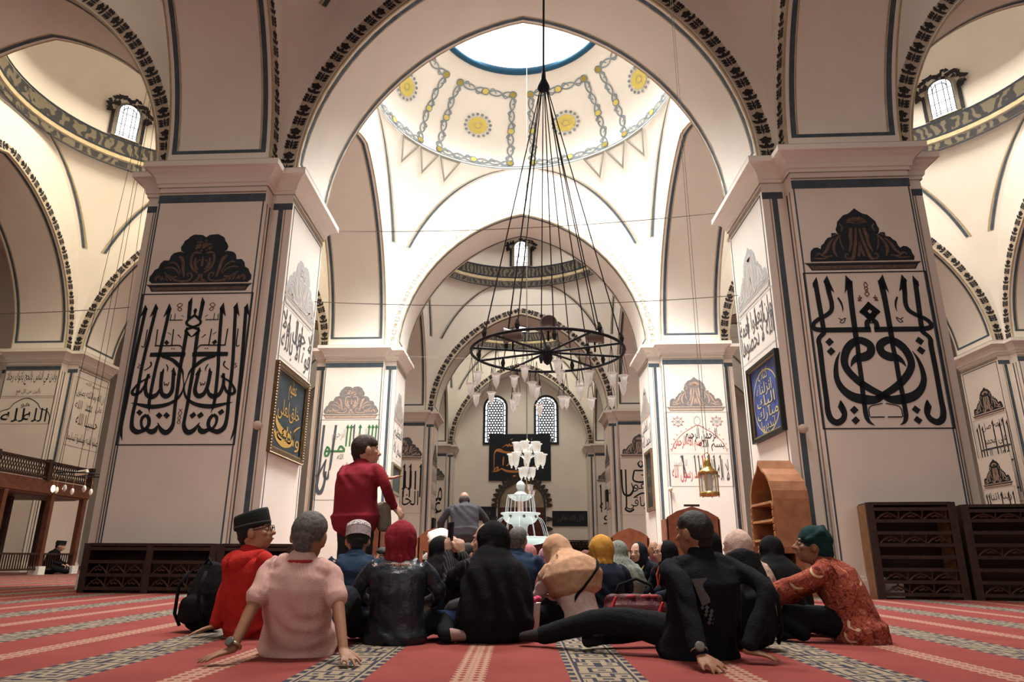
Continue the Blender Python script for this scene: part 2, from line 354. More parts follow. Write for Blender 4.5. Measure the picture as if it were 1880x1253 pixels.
INSCR_WAW = ([[(.093,.93,.0196),(.099,.8,.0201),(.106,.673,.0199),(.107,.619,.0198),(.104,.597,.0191),(.069,.569,.0176),(.056,.544,.0197),(.06,.504,.021),(.057,.34,.0201),(.058,.18,.0205),(.057,.107,.0224),(.074,.06,.025),(.115,.04,.0256),(.162,.058,.0223),(.184,.096,.0189),(.179,.133,.0149),(.165,.17,.0068)],[(.185,.941,.0217),(.192,.858,.0194),(.201,.788,.0186),(.188,.742,.0178),(.141,.711,.0178),(.073,.684,.0171),(.034,.656,.017),(.035,.628,.0198),(.097,.617,.0212),(.259,.616,.0219),(.483,.616,.0225)],[(.369,.94,.0253),(.36,.799,.0222),(.357,.65,.0219),(.356,.532,.021),(.358,.504,.0181),(.352,.422,.0187),(.35,.302,.0192),(.343,.186,.019),(.344,.138,.0183),(.345,.081,.0189),(.361,.045,.0134),(.4,.022,.001)],[(.492,.672,.0219),(.462,.664,.0198),(.457,.616,.0225)],[(.28,.379,.0014),(.306,.413,.0173),(.345,.435,.0312),(.402,.443,.0361),(.448,.465,.0333),(.461,.504,.0314),(.433,.532,.0321),(.373,.548,.0301),(.305,.521,.0322),(.257,.471,.0314),(.236,.405,.0291),(.26,.351,.029),(.324,.292,.0295),(.404,.244,.0287),(.485,.209,.0238),(.548,.186,.0203)],[(.501,.202,.0204),(.438,.178,.0305),(.357,.178,.0394),(.265,.196,.0361),(.198,.238,.0287),(.162,.297,.0227),(.162,.362,.0187),(.182,.427,.0118),(.214,.477,.0021)],[(.258,.828,.0072),(.277,.794,.0086),(.284,.759,.0057),(.279,.731,.0007)],[(.37,.074,.004),(.382,.133,.0041),(.484,.154,.0041)],[(.373,.072,.0047),(.484,.072,.0047)],[(.238,.693,.0035),(.264,.682,.0035),(.294,.693,.0035),(.275,.664,.0035),(.247,.665,.0035),(.268,.684,.0028)]],[[(.107,.97),(.114,.927),(.068,.894),(.068,.927)],[(.194,.978),(.236,.863),(.21,.879),(.191,.853),(.158,.938)],[(.345,.979),(.391,.934),(.364,.875),(.337,.878),(.317,.853)],[(.498,.799),(.582,.729),(.537,.701),(.518,.735),(.501,.752)],[(.498,.799),(.501,.752),(.478,.735),(.443,.71),(.413,.736)],[(.443,.71),(.478,.735),(.494,.718),(.518,.735),(.537,.701),(.484,.664)],[(.107,.54),(.147,.567),(.177,.539),(.137,.512)],[(.109,.479),(.149,.507),(.179,.479),(.139,.452)],[(.226,.115),(.265,.141),(.294,.115),(.255,.089)],[(.226,.053),(.265,.078),(.293,.053),(.255,.027)],[(.163,.178),(.185,.133),(.166,.081),(.138,.133)]],[[(.497,.931,.0036),(.51,.904,.0032),(.481,.887,.0032),(.506,.869,.0032),(.478,.852,.0032),(.497,.831,.0032)],[(.433,.843,.0032),(.434,.811,.0032),(.419,.825,.0029),(.451,.825,.0029),(.415,.806,.0032),(.447,.806,.0032)]],.496)
# ------------------------------------------------------------------ painted decoration
import unicodedata
FORMS = {}
for cp in range(0xFE80, 0xFEF5):
    d = unicodedata.decomposition(chr(cp)).split()
    if len(d) == 2: FORMS.setdefault(chr(int(d[1], 16)), {})[d[0]] = chr(cp)
LAMALEF = {'ا': '\ufefb', 'أ': '\ufef7', 'آ': '\ufef5'}
def shape_arabic(s):
    """joins the letters of an Arabic line and lays it out from the right"""
    out = []; prev = False; i = 0
    while i < len(s):
        ch = s[i]
        if ch == 'ل' and i+1 < len(s) and s[i+1] in LAMALEF:
            c = LAMALEF[s[i+1]]; out.append(chr(ord(c)+1) if prev else c); prev = False; i += 2; continue
        f = FORMS.get(ch)
        if not f: out.append(ch); prev = False; i += 1; continue
        nx = i+1 < len(s) and s[i+1] in FORMS and '<initial>' in f
        k = ('<medial>' if nx else '<final>') if prev else ('<initial>' if nx else '<isolated>')
        out.append(f.get(k) or f.get('<isolated>')); prev = nx and '<initial>' in f; i += 1
    return ''.join(out[::-1])
_tc = {}
def text_geo(s):
    if s in _tc: return _tc[s]
    c = bpy.data.curves.new('lettering_curve', 'FONT'); c.body = shape_arabic(s); c.resolution_u = 3
    o = bpy.data.objects.new('lettering_curve', c); col.objects.link(o)
    bpy.context.view_layer.update()
    me = bpy.data.meshes.new_from_object(o.evaluated_get(bpy.context.evaluated_depsgraph_get()))
    v = [(p.co.x, p.co.y) for p in me.vertices]; f = [tuple(p.vertices) for p in me.polygons]
    bpy.data.objects.remove(o); bpy.data.curves.remove(c); bpy.data.meshes.remove(me)
    x0 = min(p[0] for p in v); x1 = max(p[0] for p in v); y0 = min(p[1] for p in v); y1 = max(p[1] for p in v)
    _tc[s] = ([((x-x0)/(x1-x0), (y-y0)/(y1-y0)) for x, y in v], f); return _tc[s]
class Face:
    """a wall plane: o bottom left corner seen from the front, r along it, n out of it"""
    def __init__(self, o, r, n): self.o, self.r, self.n = Vector(o), Vector(r).normalized(), Vector(n).normalized()
    def __call__(self, u, v, d=.006): return self.o+self.r*u+Vector((0, 0, v))+self.n*d
def spline(pts, k=5):
    P = [np.array(p, float) for p in pts]
    if len(P) < 3: return P
    P = [2*P[0]-P[1]]+P+[2*P[-1]-P[-2]]; out = []
    for i in range(1, len(P)-2):
        for j in range(k):
            t = j/k; a, b, c, d = P[i-1:i+3]
            out.append(.5*((2*b)+(c-a)*t+(2*a-5*b+4*c-d)*t*t+(3*b-a-3*c+d)*t**3))
    return out+[P[-2]]
def stroke(mb, F, pts, d=.006, k=5):
    """pts (x, y, half width) in metres on the face"""
    Q = spline(pts, k); ra, rb = [], []
    for i, q in enumerate(Q):
        t = Q[min(i+1, len(Q)-1)][:2]-Q[max(i-1, 0)][:2]; l = np.hypot(*t) or 1; nx, ny = -t[1]/l, t[0]/l; w_ = max(q[2], .0005)
        ra.append(F(q[0]+nx*w_, q[1]+ny*w_, d)); rb.append(F(q[0]-nx*w_, q[1]-ny*w_, d))
    mb.grid([ra, rb])
def poly(mb, F, pts, d=.006): mb.add([F(x, y, d) for x, y in pts], [tuple(range(len(pts)))])
def text(mb, F, s, x0, y0, x1, y1, d=.006, slant=0):
    v, f = text_geo(s)
    mb.add([F(x0+(x1-x0)*(a+slant*b), y0+(y1-y0)*b, d) for a, b in v], f)
def alif(mb, F, x, y0, y1, w_, d=.006, lean=0, flip=1):
    stroke(mb, F, [(x+lean*(y1-y0), y1-w_, w_), (x, y0, w_*.8)], d)
    poly(mb, F, [(x+lean*(y1-y0)-w_, y1-w_), (x+lean*(y1-y0)+w_, y1-w_), (x+lean*(y1-y0)+flip*w_*.6, y1+w_*1.6)], d)
    poly(mb, F, [(x+lean*(y1-y0)-flip*w_, y1-w_*.5), (x+lean*(y1-y0)-flip*w_, y1-w_*3), (x+lean*(y1-y0)-flip*w_*2.6, y1-w_*4)], d)
def mirrored(pts, uc): return [(2*uc-p[0], *p[1:]) for p in pts]
CR_A = [(0, .84), (.15, .89), (.30, .86), (.42, .72), (.44, .6), (.38, .55), (.5, .57), (.62, .5), (.64, .42), (.74, .42), (.82, .28), (.92, .18), (.96, .05), (.9, 0)]
CR_B = [(0, .94), (.07, .88), (.13, .84), (.27, .76), (.35, .62), (.36, .5), (.33, .46), (.46, .50), (.47, .43), (.58, .37), (.68, .22), (.80, .24), (.87, .12), (.88, .0)]
def crest_geo(kind, dark, lite, F, xc, y, s, h):
    """carved-looking painted crest: dark silhouette with lighter leaves; s half width, h height scale"""
    T = lambda a, b: (xc+a*s, y+b*h)
    O = CR_A if kind == 'A' else CR_B
    sil = [(2*a-a, b) for a, b in O]
    full = [T(-a, b) for a, b in sil[::-1]]+[T(a, b) for a, b in sil[1:]]
    # scalloped edge
    pts = []
    for i in range(len(full)):
        a, b = np.array(full[i]), np.array(full[(i+1) % len(full)]); n = max(1, int(np.hypot(*(b-a))/(.06*s)))
        for j in range(n):
            q = a+(b-a)*j/n
            if i < len(full)-1 and j % 2 and i not in (0,):
                t = (b-a)/np.hypot(*(b-a)); q = q+np.array((-t[1], t[0]))*-.0*s+np.array((t[1]*-1, t[0]))*.022*s
            pts.append(tuple(q))
    poly(dark, F, pts, .004)
    poly(dark, F, [T(-1, -.02), T(1, -.02), T(.93, -.07), T(.88, -.15), T(-.88, -.15), T(-.93, -.07)], .004)
    poly(lite, F, [T(-.90, -.075), T(.90, -.075), T(.86, -.135), T(-.86, -.135)], .0065)
    poly(lite, F, [T(-.97, -.022), T(.97, -.022), T(.95, -.038), T(-.95, -.038)], .0065)
    S = lambda pts, m=True: [stroke(lite, F, [(xc+g*a*s, y+b*h, w_*s) for a, b, w_ in pts], .007) for g in ((1, -1) if m else (1,))]
    if kind == 'A':
        S([(.22, .12, .008), (.25, .15, .012), (.22, .18, .013), (.17, .16, .014), (.16, .09, .016), (.22, .04, .018), (.34, .03, .018), (.48, .06, .02), (.60, .13, .02), (.70, .20, .008)])
        S([(.30, .10, .014), (.34, .24, .028), (.36, .36, .03), (.40, .45, .034), (.46, .49, .012)])
        S([(.38, .18, .01), (.46, .32, .014), (.56, .38, .016), (.62, .36, .008)]); S([(.40, .16, .01), (.5, .26, .014), (.62, .29, .014), (.70, .27, .006)])
        S([(.44, .12, .012), (.56, .10, .022), (.66, .14, .018)]); S([(.72, .06, .02), (.79, .12, .03), (.84, .08, .02), (.82, .04, .01)])
        for q in range(5): S([(.46+.07*q, .02+.012*q, .006), (.50+.07*q, .06+.012*q, .014), (.51+.07*q, .09+.014*q, .004)])
        S([(.20, .52, .02), (.22, .42, .022), (.19, .30, .022), (.12, .22, .024), (.06, .18, .02)]); S([(.13, .46, .012), (.14, .36, .026), (.10, .27, .026), (.05, .24, .01)])
        S([(0, .48, .012), (0, .36, .02), (0, .30, .026)], False); S([(.02, .16, .03), (.03, .08, .02), (.08, .03, .03)]); S([(-.14, .02, .014), (.14, .02, .014)], False)
        S([(.03, .42, .006), (.08, .40, .012), (.11, .34, .004)]); S([(.05, .54, .015), (.14, .56, .02), (.22, .53, .008)])
        rn = random.Random(4)
        for q in range(34):
            a, r_ = rn.uniform(0, 2*PI), rn.uniform(0, 1)**.6; cx_, cy_ = .2*r_*math.cos(a)-.03, .68+.10*r_*math.sin(a)
            poly(lite, F, [T(cx_+.022*math.cos(t*PI/3), cy_+.02*math.sin(t*PI/3)) for t in range(6)], .007+.0001*q)
    else:
        for q in range(9):
            a = PI*(q-.0)/8; S([(0, .66, .012), (.10*math.cos(a), .69+.06*math.sin(a), .022), (.19*math.cos(a), .68+.11*math.sin(a), .006)], False)
        S([(.03, .58, .016), (.05, .42, .022), (.09, .24, .026), (.15, .06, .03), (.20, .02, .02)]); S([(.11, .58, .026), (.14, .44, .03), (.15, .30, .024), (.2, .16, .012)])
        S([(.22, .10, .008), (.25, .13, .014), (.28, .09, .016), (.25, .04, .014), (.20, .05, .008)])
        S([(.30, .46, .008), (.36, .42, .016), (.43, .32, .022), (.46, .20, .026), (.42, .08, .014)]); S([(.33, .42, .008), (.32, .30, .014), (.28, .20, .008)])
        S([(.44, .40, .01), (.53, .30, .024), (.58, .20, .026), (.66, .12, .014)]); S([(.50, .10, .012), (.62, .08, .018), (.72, .14, .016), (.78, .10, .006)])
        S([(.60, .05, .008), (.72, .05, .016), (.82, .06, .006)]); S([(.30, .66, .012), (.26, .60, .016), (.29, .52, .008)]); S([(0, .34, .016), (.02, .18, .022), (.05, .08, .02)])
        S([(.36, .48, .006), (.42, .46, .012), (.46, .44, .004)])
def frame_lines(F, W_, H_, w_, d=.005):
    m = MB()
    for a in ([(0, 0), (W_, 0), (W_, w_), (0, w_)], [(0, H_-w_), (W_, H_-w_), (W_, H_), (0, H_)], [(0, 0), (w_, 0), (w_, H_), (0, H_)], [(W_-w_, 0), (W_, 0), (W_, H_), (W_-w_, H_)]): poly(m, F, a, d)
    return m
LEAF = mat('leaf_paint', (.135, .092, .072), .8, .3, 20); LEAFP = mat('leaf_paint_pale', (.50, .36, .28), .8, .2, 20)
GREYP = mat('grey_shadow_paint', (.22, .20, .195), .8, .2, 15); INKD = mat('black_paint', (.012, .016, .022), .7); INKG = mat('grey_black_paint', (.085, .09, .10), .7)
GREENP = mat('green_paint', (.05, .19, .07), .7); REDP = mat('red_paint', (.50, .09, .09), .7); MAROON = mat('maroon_paint', (.10, .018, .018), .7); PALEG = mat('pale_grey_paint', (.42, .42, .42), .8)
def panel(F, W_, H_, label, crest=None, dark=INK, lite=LEAF, line=INK, strokes=None, texts=(), alifs=(), extra=None, lw=.012, group=None, crest_w=.96, crest_h=1.0):
    o = tag(frame_lines(F, W_, H_, lw).build('wall_calligraphy', line), label, 'wall calligraphy', group)
    if strokes:
        S, P, R, uc = strokes; m = MB(); r = MB()
        for src, tgt in ((S, m), (R, r)):
            for st in src:
                for q in (st, mirrored(st, uc)): stroke(tgt, F, [(u*W_, v*H_, w_*W_) for u, v, w_ in q], .006)
        for pl in P:
            for q in (pl, mirrored(pl, uc)): poly(m, F, [(u*W_, v*H_) for u, v in q], .006)
        m.build('lettering', INKD, o); r.build('small_ornament', MAROON, o)
    by = {}
    for t in texts:
        s, x0, y0, x1, y1, mt = t[:6]; m = by.setdefault(mt.name, (MB(), mt))[0]
        text(m, F, s, x0*W_, y0*H_, x1*W_, y1*H_, .006+.0004*len(m.v)/1000, t[6] if len(t) > 6 else 0)
    for a in alifs:
        x, y0, y1, w_, mt = a[:5]; m = by.setdefault(mt.name, (MB(), mt))[0]
        alif(m, F, x*W_, y0*H_, y1*H_, w_*W_, .0062, *(a[5:]))
    if extra: extra(F, W_, H_, by)
    for m, mt in by.values(): m.build('lettering', mt, o)
    if crest:
        a, b = MB(), MB(); crest_geo(crest, a, b, F, W_/2, H_+.19*crest_h, W_/2*crest_w, 1.02*crest_h)
        c = a.build('painted_crest', dark, o); b.build('crest_highlight', lite, c)
    return o
def front(k, row, side=0):
    """front face of a pier: origin x at its left edge"""
    cx, cy = k*BX, ROWS[row]-(.5 if row == 4 else 0)
    return lambda z: Face(W(cx-AW, cy-TY, z), Vector(W(1, 0, 0))-Vector(W(0, 0, 0)), (0, -1, 0))
def nave_side(k, row):
    cx, cy = k*BX, ROWS[row]; s = 1 if k < 0 else -1
    # left piers: face looks to +x, seen from front left edge is the near end
    if s > 0: return lambda z: Face(W(cx+TX, cy-AW, z), (0, 1, 0), (1, 0, 0))
    return lambda z: Face(W(cx-TX, cy+AW, z), (0, -1, 0), (-1, 0, 0))
FW = 2*AW
panel(front(-.5, 1)(2.19), FW, 2.60, 'huge mirrored black script under a flower vase crest, on the left pier front', 'A', strokes=INSCR_ALLAH, lw=.02)
panel(front(.5, 1)(2.40), FW, 2.58, 'huge mirrored black script panel under a palm crest, on the front of the right pier', 'B', strokes=INSCR_WAW, lw=.02)
panel(nave_side(-.5, 1)(3.80), FW, .95, 'grey script under a pale crest, above the gold lettered frame, left pier', 'A', PALEG, mat('pale_crest_paint', (.60, .54, .47), .8), PALEG,
      texts=[('لا حول ولا', .06, .45, .94, .95, INKG), ('قوة الا بالله', .08, .05, .94, .6, INKG)], alifs=[(.25, .5, .92, .011, INKG), (.45, .5, .95, .011, INKG), (.62, .5, .93, .011, INKG)])
panel(nave_side(.5, 1)(3.97), FW, .93, 'grey script under a pale crest, above the blue framed panel, right pier', 'B', PALEG, mat('pale_crest_paint', (.6, .54, .47), .8), PALEG,
      texts=[('وان تعدوا نعمة', .06, .45, .94, .95, INKG), ('الله لا تحصوها', .08, .05, .94, .6, INKG)], alifs=[(.3, .45, .95, .011, INKG), (.52, .5, .93, .011, INKG), (.72, .5, .93, .011, INKG)])
def r2l(F, W_, H_, by):
    g = by.setdefault('green_paint', (MB(), GREENP))[0]; k = by.setdefault(INKG.name, (MB(), INKG))[0]
    U = lambda l: [(a*W_, b*H_, c*W_) for a, b, c in l]
    for q in ([(.07, .93, .02), (.045, .3, .02), (.03, .17, .025), (.06, .10, .034), (.11, .10, .03), (.15, .2, .02), (.16, .35, .018)], [(.27, .93, .02), (.23, .45, .02), (.22, .36, .01)],
              [(-.0, .31, .012), (.03, .29, .016), (.13, .46, .014), (.15, .5, .008)], [(.15, .5, .01), (.13, .34, .016), (.16, .27, .02), (.2, .27, .02), (.21, .38, .006)],
              [(.80, .49, .012), (.86, .45, .036), (.94, .38, .026), (.92, .33, .02), (.86, .36, .014), (.80, .42, .012), (.80, .45, .01)], [(.88, .3, .01), (.92, .22, .02), (.88, .12, .01), (.8, .1, .004)]): stroke(k, F, U(q))
    for x in (.47, .53, .68, .83, .89, .95): stroke(g, F, U([(x, .90, .013), (x-.01, .66, .013)])); poly(g, F, [((x-.03)*W_, .9*H_), (x*W_, .88*H_), ((x+.03)*W_, .9*H_), (x*W_, .94*H_)])
    stroke(g, F, U([(.12, .60, .016), (.45, .60, .016)])); stroke(g, F, U([(.15, .66, .012), (.19, .62, .02), (.18, .56, .02), (.14, .54, .016), (.12, .58, .016), (.15, .66, .012)]))
    stroke(g, F, U([(.33, .60, .012), (.37, .66, .018), (.43, .63, .018), (.44, .6, .012)])); stroke(g, F, U([(.84, .62, .014), (.90, .66, .014), (.95, .62, .014), (.90, .57, .014), (.84, .62, .014)]))
panel(front(-.5, 2)(2.21), FW, 2.56, 'black and green script panel under a flower crest, behind the standing guide', 'A', GREYP, LEAFP, GREYB, extra=r2l,
      texts=[('الرحيم', .22, .72, .44, .88, PALEG), ('الرحمن', .58, .72, .80, .88, PALEG), ('الله', .33, .5, .43, .57, INKG), ('هو الله الذي', .36, .12, .78, .46, INKG)], alifs=[(.58, .74, .93, .014, INKG)])
panel(nave_side(-.5, 2)(3.6), FW, 1.2, 'small grey script panel under a pale crest, above the plain framed board', 'A', PALEG, LEAFP, PALEG, texts=[('العظيم', .1, .5, .9, .95, INKG), ('سبحان الله', .1, .08, .9, .5, INKG)])
def r2r(F, W_, H_, by):
    r = by.setdefault(REDP.name, (MB(), REDP))[0]; g = by.setdefault(PALEG.name, (MB(), PALEG))[0]
    U = lambda l: [(a*W_, b*H_, c*W_) for a, b, c in l]
    stroke(r, F, U([(.06, .46, .004), (.12, .58, .004), (.25, .70, .004), (.38, .77, .004), (.5, .82, .004), (.62, .77, .004), (.75, .70, .004), (.88, .58, .004), (.94, .46, .004)]))
    for x in (.19, .81):
        for q in range(8):
            a = q*PI/4; stroke(r, F, U([(x+.075*math.cos(a), .87+.055*math.sin(a), .008), (x+.105*math.cos(a), .87+.078*math.sin(a), .004)]))
        for q in range(4):
            a = q*PI/4; stroke(g, F, U([(x+.07*math.cos(a), .87+.05*math.sin(a), .004), (x-.07*math.cos(a), .87-.05*math.sin(a), .004)]))
        stroke(g, F, U([(x+.075*math.cos(q*PI/8), .87+.055*math.sin(q*PI/8), .005) for q in range(17)]), k=1)
    stroke(g, F, U([(.5+.05*math.cos(q*PI/8), .88+.06*math.sin(q*PI/8), .005) for q in range(17)]), k=1)
    stroke(g, F, U([(.04, .435, .002), (.97, .435, .002)]))
    for q in range(15):
        a = PI*(q+.5)/15; stroke(r, F, U([(.5-.44*math.cos(a), .46+.33*math.sin(a), .006), (.5-.465*math.cos(a), .46+.352*math.sin(a), .003)]))
panel(front(.5, 2)(2.63), FW, 2.32, 'red and black script with two star medallions, behind the brass lantern', 'B', GREYP, LEAFP, INKG, extra=r2r, lw=.01,
      texts=[('بسم الله', .50, .47, .90, .62, INKD), ('الرحمن الرحيم', .30, .56, .80, .78, INKD), ('بسم الله الرحمن', .10, .47, .55, .68, REDP), ('لا اله الا الله', .48, .08, .94, .36, INKG), ('محمد رسول الله', .05, .06, .58, .28, REDP), ('الله الصمد', .08, .27, .30, .36, PALEG)],
      alifs=[(x, .12, .41, .009, m_, l_) for x, m_, l_ in ((.24, INKG, -.02), (.28, INKG, -.20), (.43, INKG, -.03), (.49, INKG, -.03), (.55, REDP, -.02), (.66, INKG, -.03), (.70, INKG, -.2), (.74, INKG, -.05), (.83, INKG, -.03))])
panel(nave_side(.5, 2)(4.0), FW, .95, 'small grey script panel under a pale crest, above the dark framed picture', 'B', PALEG, LEAFP, PALEG, texts=[('رب العالمين', .1, .5, .9, .95, INKG), ('الحمد لله', .1, .08, .9, .5, INKG)])
panel(front(-.5, 3)(2.45), FW, 2.42, 'tall black script under a brown crest, above the orange desk left of the fountain', 'A', INKG, LEAFP, TAUPE,
      texts=[('الله', .30, .44, .85, .80, INKD), ('الخالق', .18, .05, .92, .42, INKD)], alifs=[(x, .3, .92, .02, INKD) for x in (.35, .55, .70, .95)])
def r3r(F, W_, H_, by):
    k = by[INKD.name][0]; U = lambda l: [(a*W_, b*H_, c*W_) for a, b, c in l]
    for q in ([(.5, .96, .004), (.56, .9, .02), (.5, .84, .02), (.44, .9, .02), (.5, .96, .004)], [(.34, .78, .018), (.66, .78, .018)], [(.04, .8, .02), (.06, .4, .02), (.2, .34, .026), (.3, .44, .02), (.26, .56, .01)],
              [(.14, .8, .018), (.13, .2, .018), (.1, .1, .02), (.2, .06, .024), (.3, .1, .02)], [(.34, .78, .018), (.32, .6, .02), (.62, .58, .024), (.72, .68, .02), (.5, .7, .012)], [(.3, .3, .014), (.52, .38, .02), (.8, .32, .016), (.84, .24, .012)]): stroke(k, F, U(q))
panel(front(.5, 3)(2.40), FW, 2.55, 'tall black knotted script panel under a brown crest, beside the dark framed picture', 'B', INKG, LEAFP, TAUPE, texts=[('العفو', .30, .40, .95, .62, INKD), ('الباقي', .12, .05, .7, .32, INKD)], alifs=[(.96, .2, .7, .018, INKD)], extra=r3r)
panel(front(-.5, 4)(2.5), FW, 2.5, 'curling black script panel under a dark crest, on the far left wall pilaster', 'A', INKG, TAUPE, TAUPE, texts=[('محمد', .1, .5, .9, .95, INKD), ('عمر', .1, .08, .9, .5, INKD)])
panel(front(.5, 4)(2.4), FW, 2.5, 'tall black script panel under a dark crest, on the far right wall pilaster', 'B', INKG, TAUPE, TAUPE, texts=[('عبدالله', .1, .3, .9, .6, INKD), ('هو', .2, .02, .8, .3, INKD)], alifs=[(x, .3, .95, .02, INKD) for x in (.15, .35, .55, .8)])
for k in (-.5, .5):
    panel(nave_side(k, 3)(2.3), FW, 2.4, 'columns of fine grey script on the inner side of the far %s pier' % ('left' if k < 0 else 'right'), 'A' if k < 0 else 'B', INKG, TAUPE, TAUPE,
          texts=[('لا اله الا الله', .1, .7, .9, .95, INKG), ('محمد رسول الله', .1, .4, .9, .65, INKG), ('صلى الله عليه', .1, .1, .9, .35, INKG)])
FF = front(-1.5, 2)
panel(FF(5.62), FW, .93, 'two lines of black script in a stepped box, high at the left edge', None, line=TAUPE, texts=[('واذن في الناس بالحج ياتوك رجالا', .06, .42, .96, .95, INKD), ('يأتين من كل فج', .28, .06, .72, .32, INKG)], lw=.015)
def cusp(F, W_, H_, by):
    k = by[INKD.name][0]; stroke(k, F, [(a*W_, b*H_, .012) for a, b in ((.02, 0), (.03, .3), (.1, .5), (.22, .58), (.3, .8), (.5, .98), (.7, .8), (.78, .58), (.9, .5), (.97, .3), (.98, 0))])
panel(FF(4.68), FW, .9, 'mirrored black script in a cusped arch, above the wooden balcony', None, line=TAUPE, texts=[('الله', .5, .08, .92, .6, INKD), ('لله', .1, .08, .52, .6, INKD), ('هو', .42, .6, .58, .8, INKG)], extra=cusp)
FS = lambda z: Face(W(-1.5*BX+TX, ROWS[2]-AW, z), (0, 1, 0), (1, 0, 0))
panel(FS(4.05), FW, 2.35, 'many rows of black script on the pier side above the lit lamps', None, line=INKG,
      texts=[('بسم الله', .3, .9, .7, .98, INKG), ('ان الله وملائكته يصلون', .08, .72, .92, .86, INKD), ('الله', .1, .55, .3, .68, INKG), ('محمد', .4, .55, .6, .68, INKG), ('علي', .7, .55, .9, .68, INKG), ('حسبنا الله', .2, .28, .85, .5, INKD), ('صلوا عليه وسلموا تسليما', .05, .05, .95, .2, INKD)])
FR = Face(W(1.5*BX-TX, ROWS[2]+.80, 2.25), (0, -1, 0), (-1, 0, 0))
panel(FR, 1.72, 2.75, 'tall block of black script rows under a brown crest, pier at the right edge', 'B', INK, LEAFP, TAUPE, crest_h=.85,
      texts=[(t, .22, y, .85, y+.12, INKG) for t, y in (('اللهم صل', .82), ('على محمد', .66), ('وعلى ال', .50), ('محمد وسلم', .34), ('تسليما', .18))]+[('ــــ', .08, y, .92, y+.02, INKG) for y in (.14, .45, .62)], alifs=[(x, .10+.1*(i%2), .90+.04*(i%2), .016, INKD, .0) for i, x in enumerate((.08, .16, .24, .55, .74, .84, .94))])
bd = tag(MB().box(-.03, 0, -.78, .78, 0, 3.7).build('standing_board', PLW, None, False, (15.06, 22.40, 0)), 'pale board with crested script standing by the pier at the right edge', 'board')
q_ = panel(Face((15.025, 22.40+.74, .55), (0, -1, 0), (-1, 0, 0)), 1.48, 2.15, 'lower second block of black script under a crest, right edge', 'B', INK, LEAFP, TAUPE, crest_h=.78,
      texts=[(t, .2, y, .85, y+.14, INKG) for t, y in (('ربنا اتنا', .8), ('في الدنيا', .6), ('حسنة', .4))], alifs=[(x, .15, .92, .016, INKD) for x in (.08, .16, .55, .78, .92)])
for k_ in ('label', 'category'): del q_[k_]
q_.parent = bd; q_.matrix_parent_inverse = Matrix.Translation((-15.06, -22.40, 0))
# ------------------------------------------------------------------ garlands on the arch faces
def motif(kind):
    """leaf polygons in (along, out) units of one garland repeat"""
    P = []
    def leaf(x, y, a, l, w_): P.append([(x+l*t*math.cos(a)-w_*q*math.sin(a), y+l*t*math.sin(a)+w_*q*math.cos(a)) for t, q in ((0, 0), (.35, 1), (.7, .8), (1, 0), (.7, -.8), (.35, -1))])
    if kind == 'dark':
        for i in range(3):
            for s in (-1, 1): leaf(.06+.11*i, s*.03, s*1.0, .17, .06)
        leaf(.0, 0, 0, .45, .035)
        for s in (-1, 0, 1): leaf(.45, s*.02, s*.75, .24, .06)
        for a in range(5): leaf(.78, 0, a*2*PI/5, .16, .07)
    else:
        for s in (-1, 1):
            leaf(.02, 0, s*.7, .22, .035); leaf(.42, 0, PI-s*.7, .22, .035); leaf(.2, s*.13, 0, .12, .02); leaf(.52, s*.02, s*.25, .26, .03); leaf(.95, s*.02, PI-s*.25, .22, .03)
        leaf(.72, 0, 0, .1, .05)
    return P
def garland(axis, cx, cy, w, sg, m, kind='dark', band=None, step=.5, scale=.75, z0=.0):
    """painted garland on the arch face that looks towards sg"""
    Q = arch_pts(w, RISE, 120)
    f = (lambda s, z, d: W(cx+s, cy+sg*(AW+d), HC+z)) if axis == 'x' else (lambda s, z, d: W(cx+sg*(AW+d), cy+s, HC+z))
    L = [0]
    for a, b in zip(Q, Q[1:]): L.append(L[-1]+math.hypot(b[0]-a[0], b[1]-a[1]))
    def at(l, out, d):
        l = min(max(l, 0), L[-1]-1e-4); i = np.searchsorted(L, l, 'right')-1; t = (l-L[i])/(L[i+1]-L[i]); a, b = Q[i], Q[i+1]
        tx, tz = (b[0]-a[0]), (b[1]-a[1]); n = math.hypot(tx, tz); return f(a[0]+tx*t+tz/n*out, a[1]+tz*t-tx/n*out, d)
    o = None; wid = TX-AW if axis == 'x' else TY-AW
    b = MB()
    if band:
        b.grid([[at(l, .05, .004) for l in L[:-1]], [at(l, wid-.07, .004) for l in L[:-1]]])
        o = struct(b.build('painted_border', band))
    e = MB(); e.grid([[at(l, 0, .005) for l in L[:-1]], [at(l, .03, .005) for l in L[:-1]]])
    x = struct(e.build('painted_line', OCHRE, o)); o = o or x
    g = MB(); P = motif(kind); n = int(L[-1]/step)
    for i in range(n):
        l0 = (i+.1)*L[-1]/n; back = l0 > L[-1]/2
        for p in P:
            g.add([at(l0+(q[0] if not back else .9-q[0])*step, wid*.52+q[1]*scale, .007) for q in p], [tuple(range(len(p)))])
    struct(g.build('painted_garland', m, o))
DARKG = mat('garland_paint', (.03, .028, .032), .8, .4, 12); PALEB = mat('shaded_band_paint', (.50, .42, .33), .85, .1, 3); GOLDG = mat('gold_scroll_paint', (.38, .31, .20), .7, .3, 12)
wx = BX/2-TX
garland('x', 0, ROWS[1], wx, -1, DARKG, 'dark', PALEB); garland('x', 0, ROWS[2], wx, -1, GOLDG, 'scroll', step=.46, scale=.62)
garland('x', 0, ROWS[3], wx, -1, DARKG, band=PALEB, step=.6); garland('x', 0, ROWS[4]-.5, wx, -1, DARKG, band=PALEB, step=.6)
for ix in (-1, 1):
    garland('x', ix*BX, ROWS[1], wx, -1, DARKG, band=PALEB); garland('x', ix*BX, ROWS[2], wx, -1, DARKG, band=PALEB, step=.6)
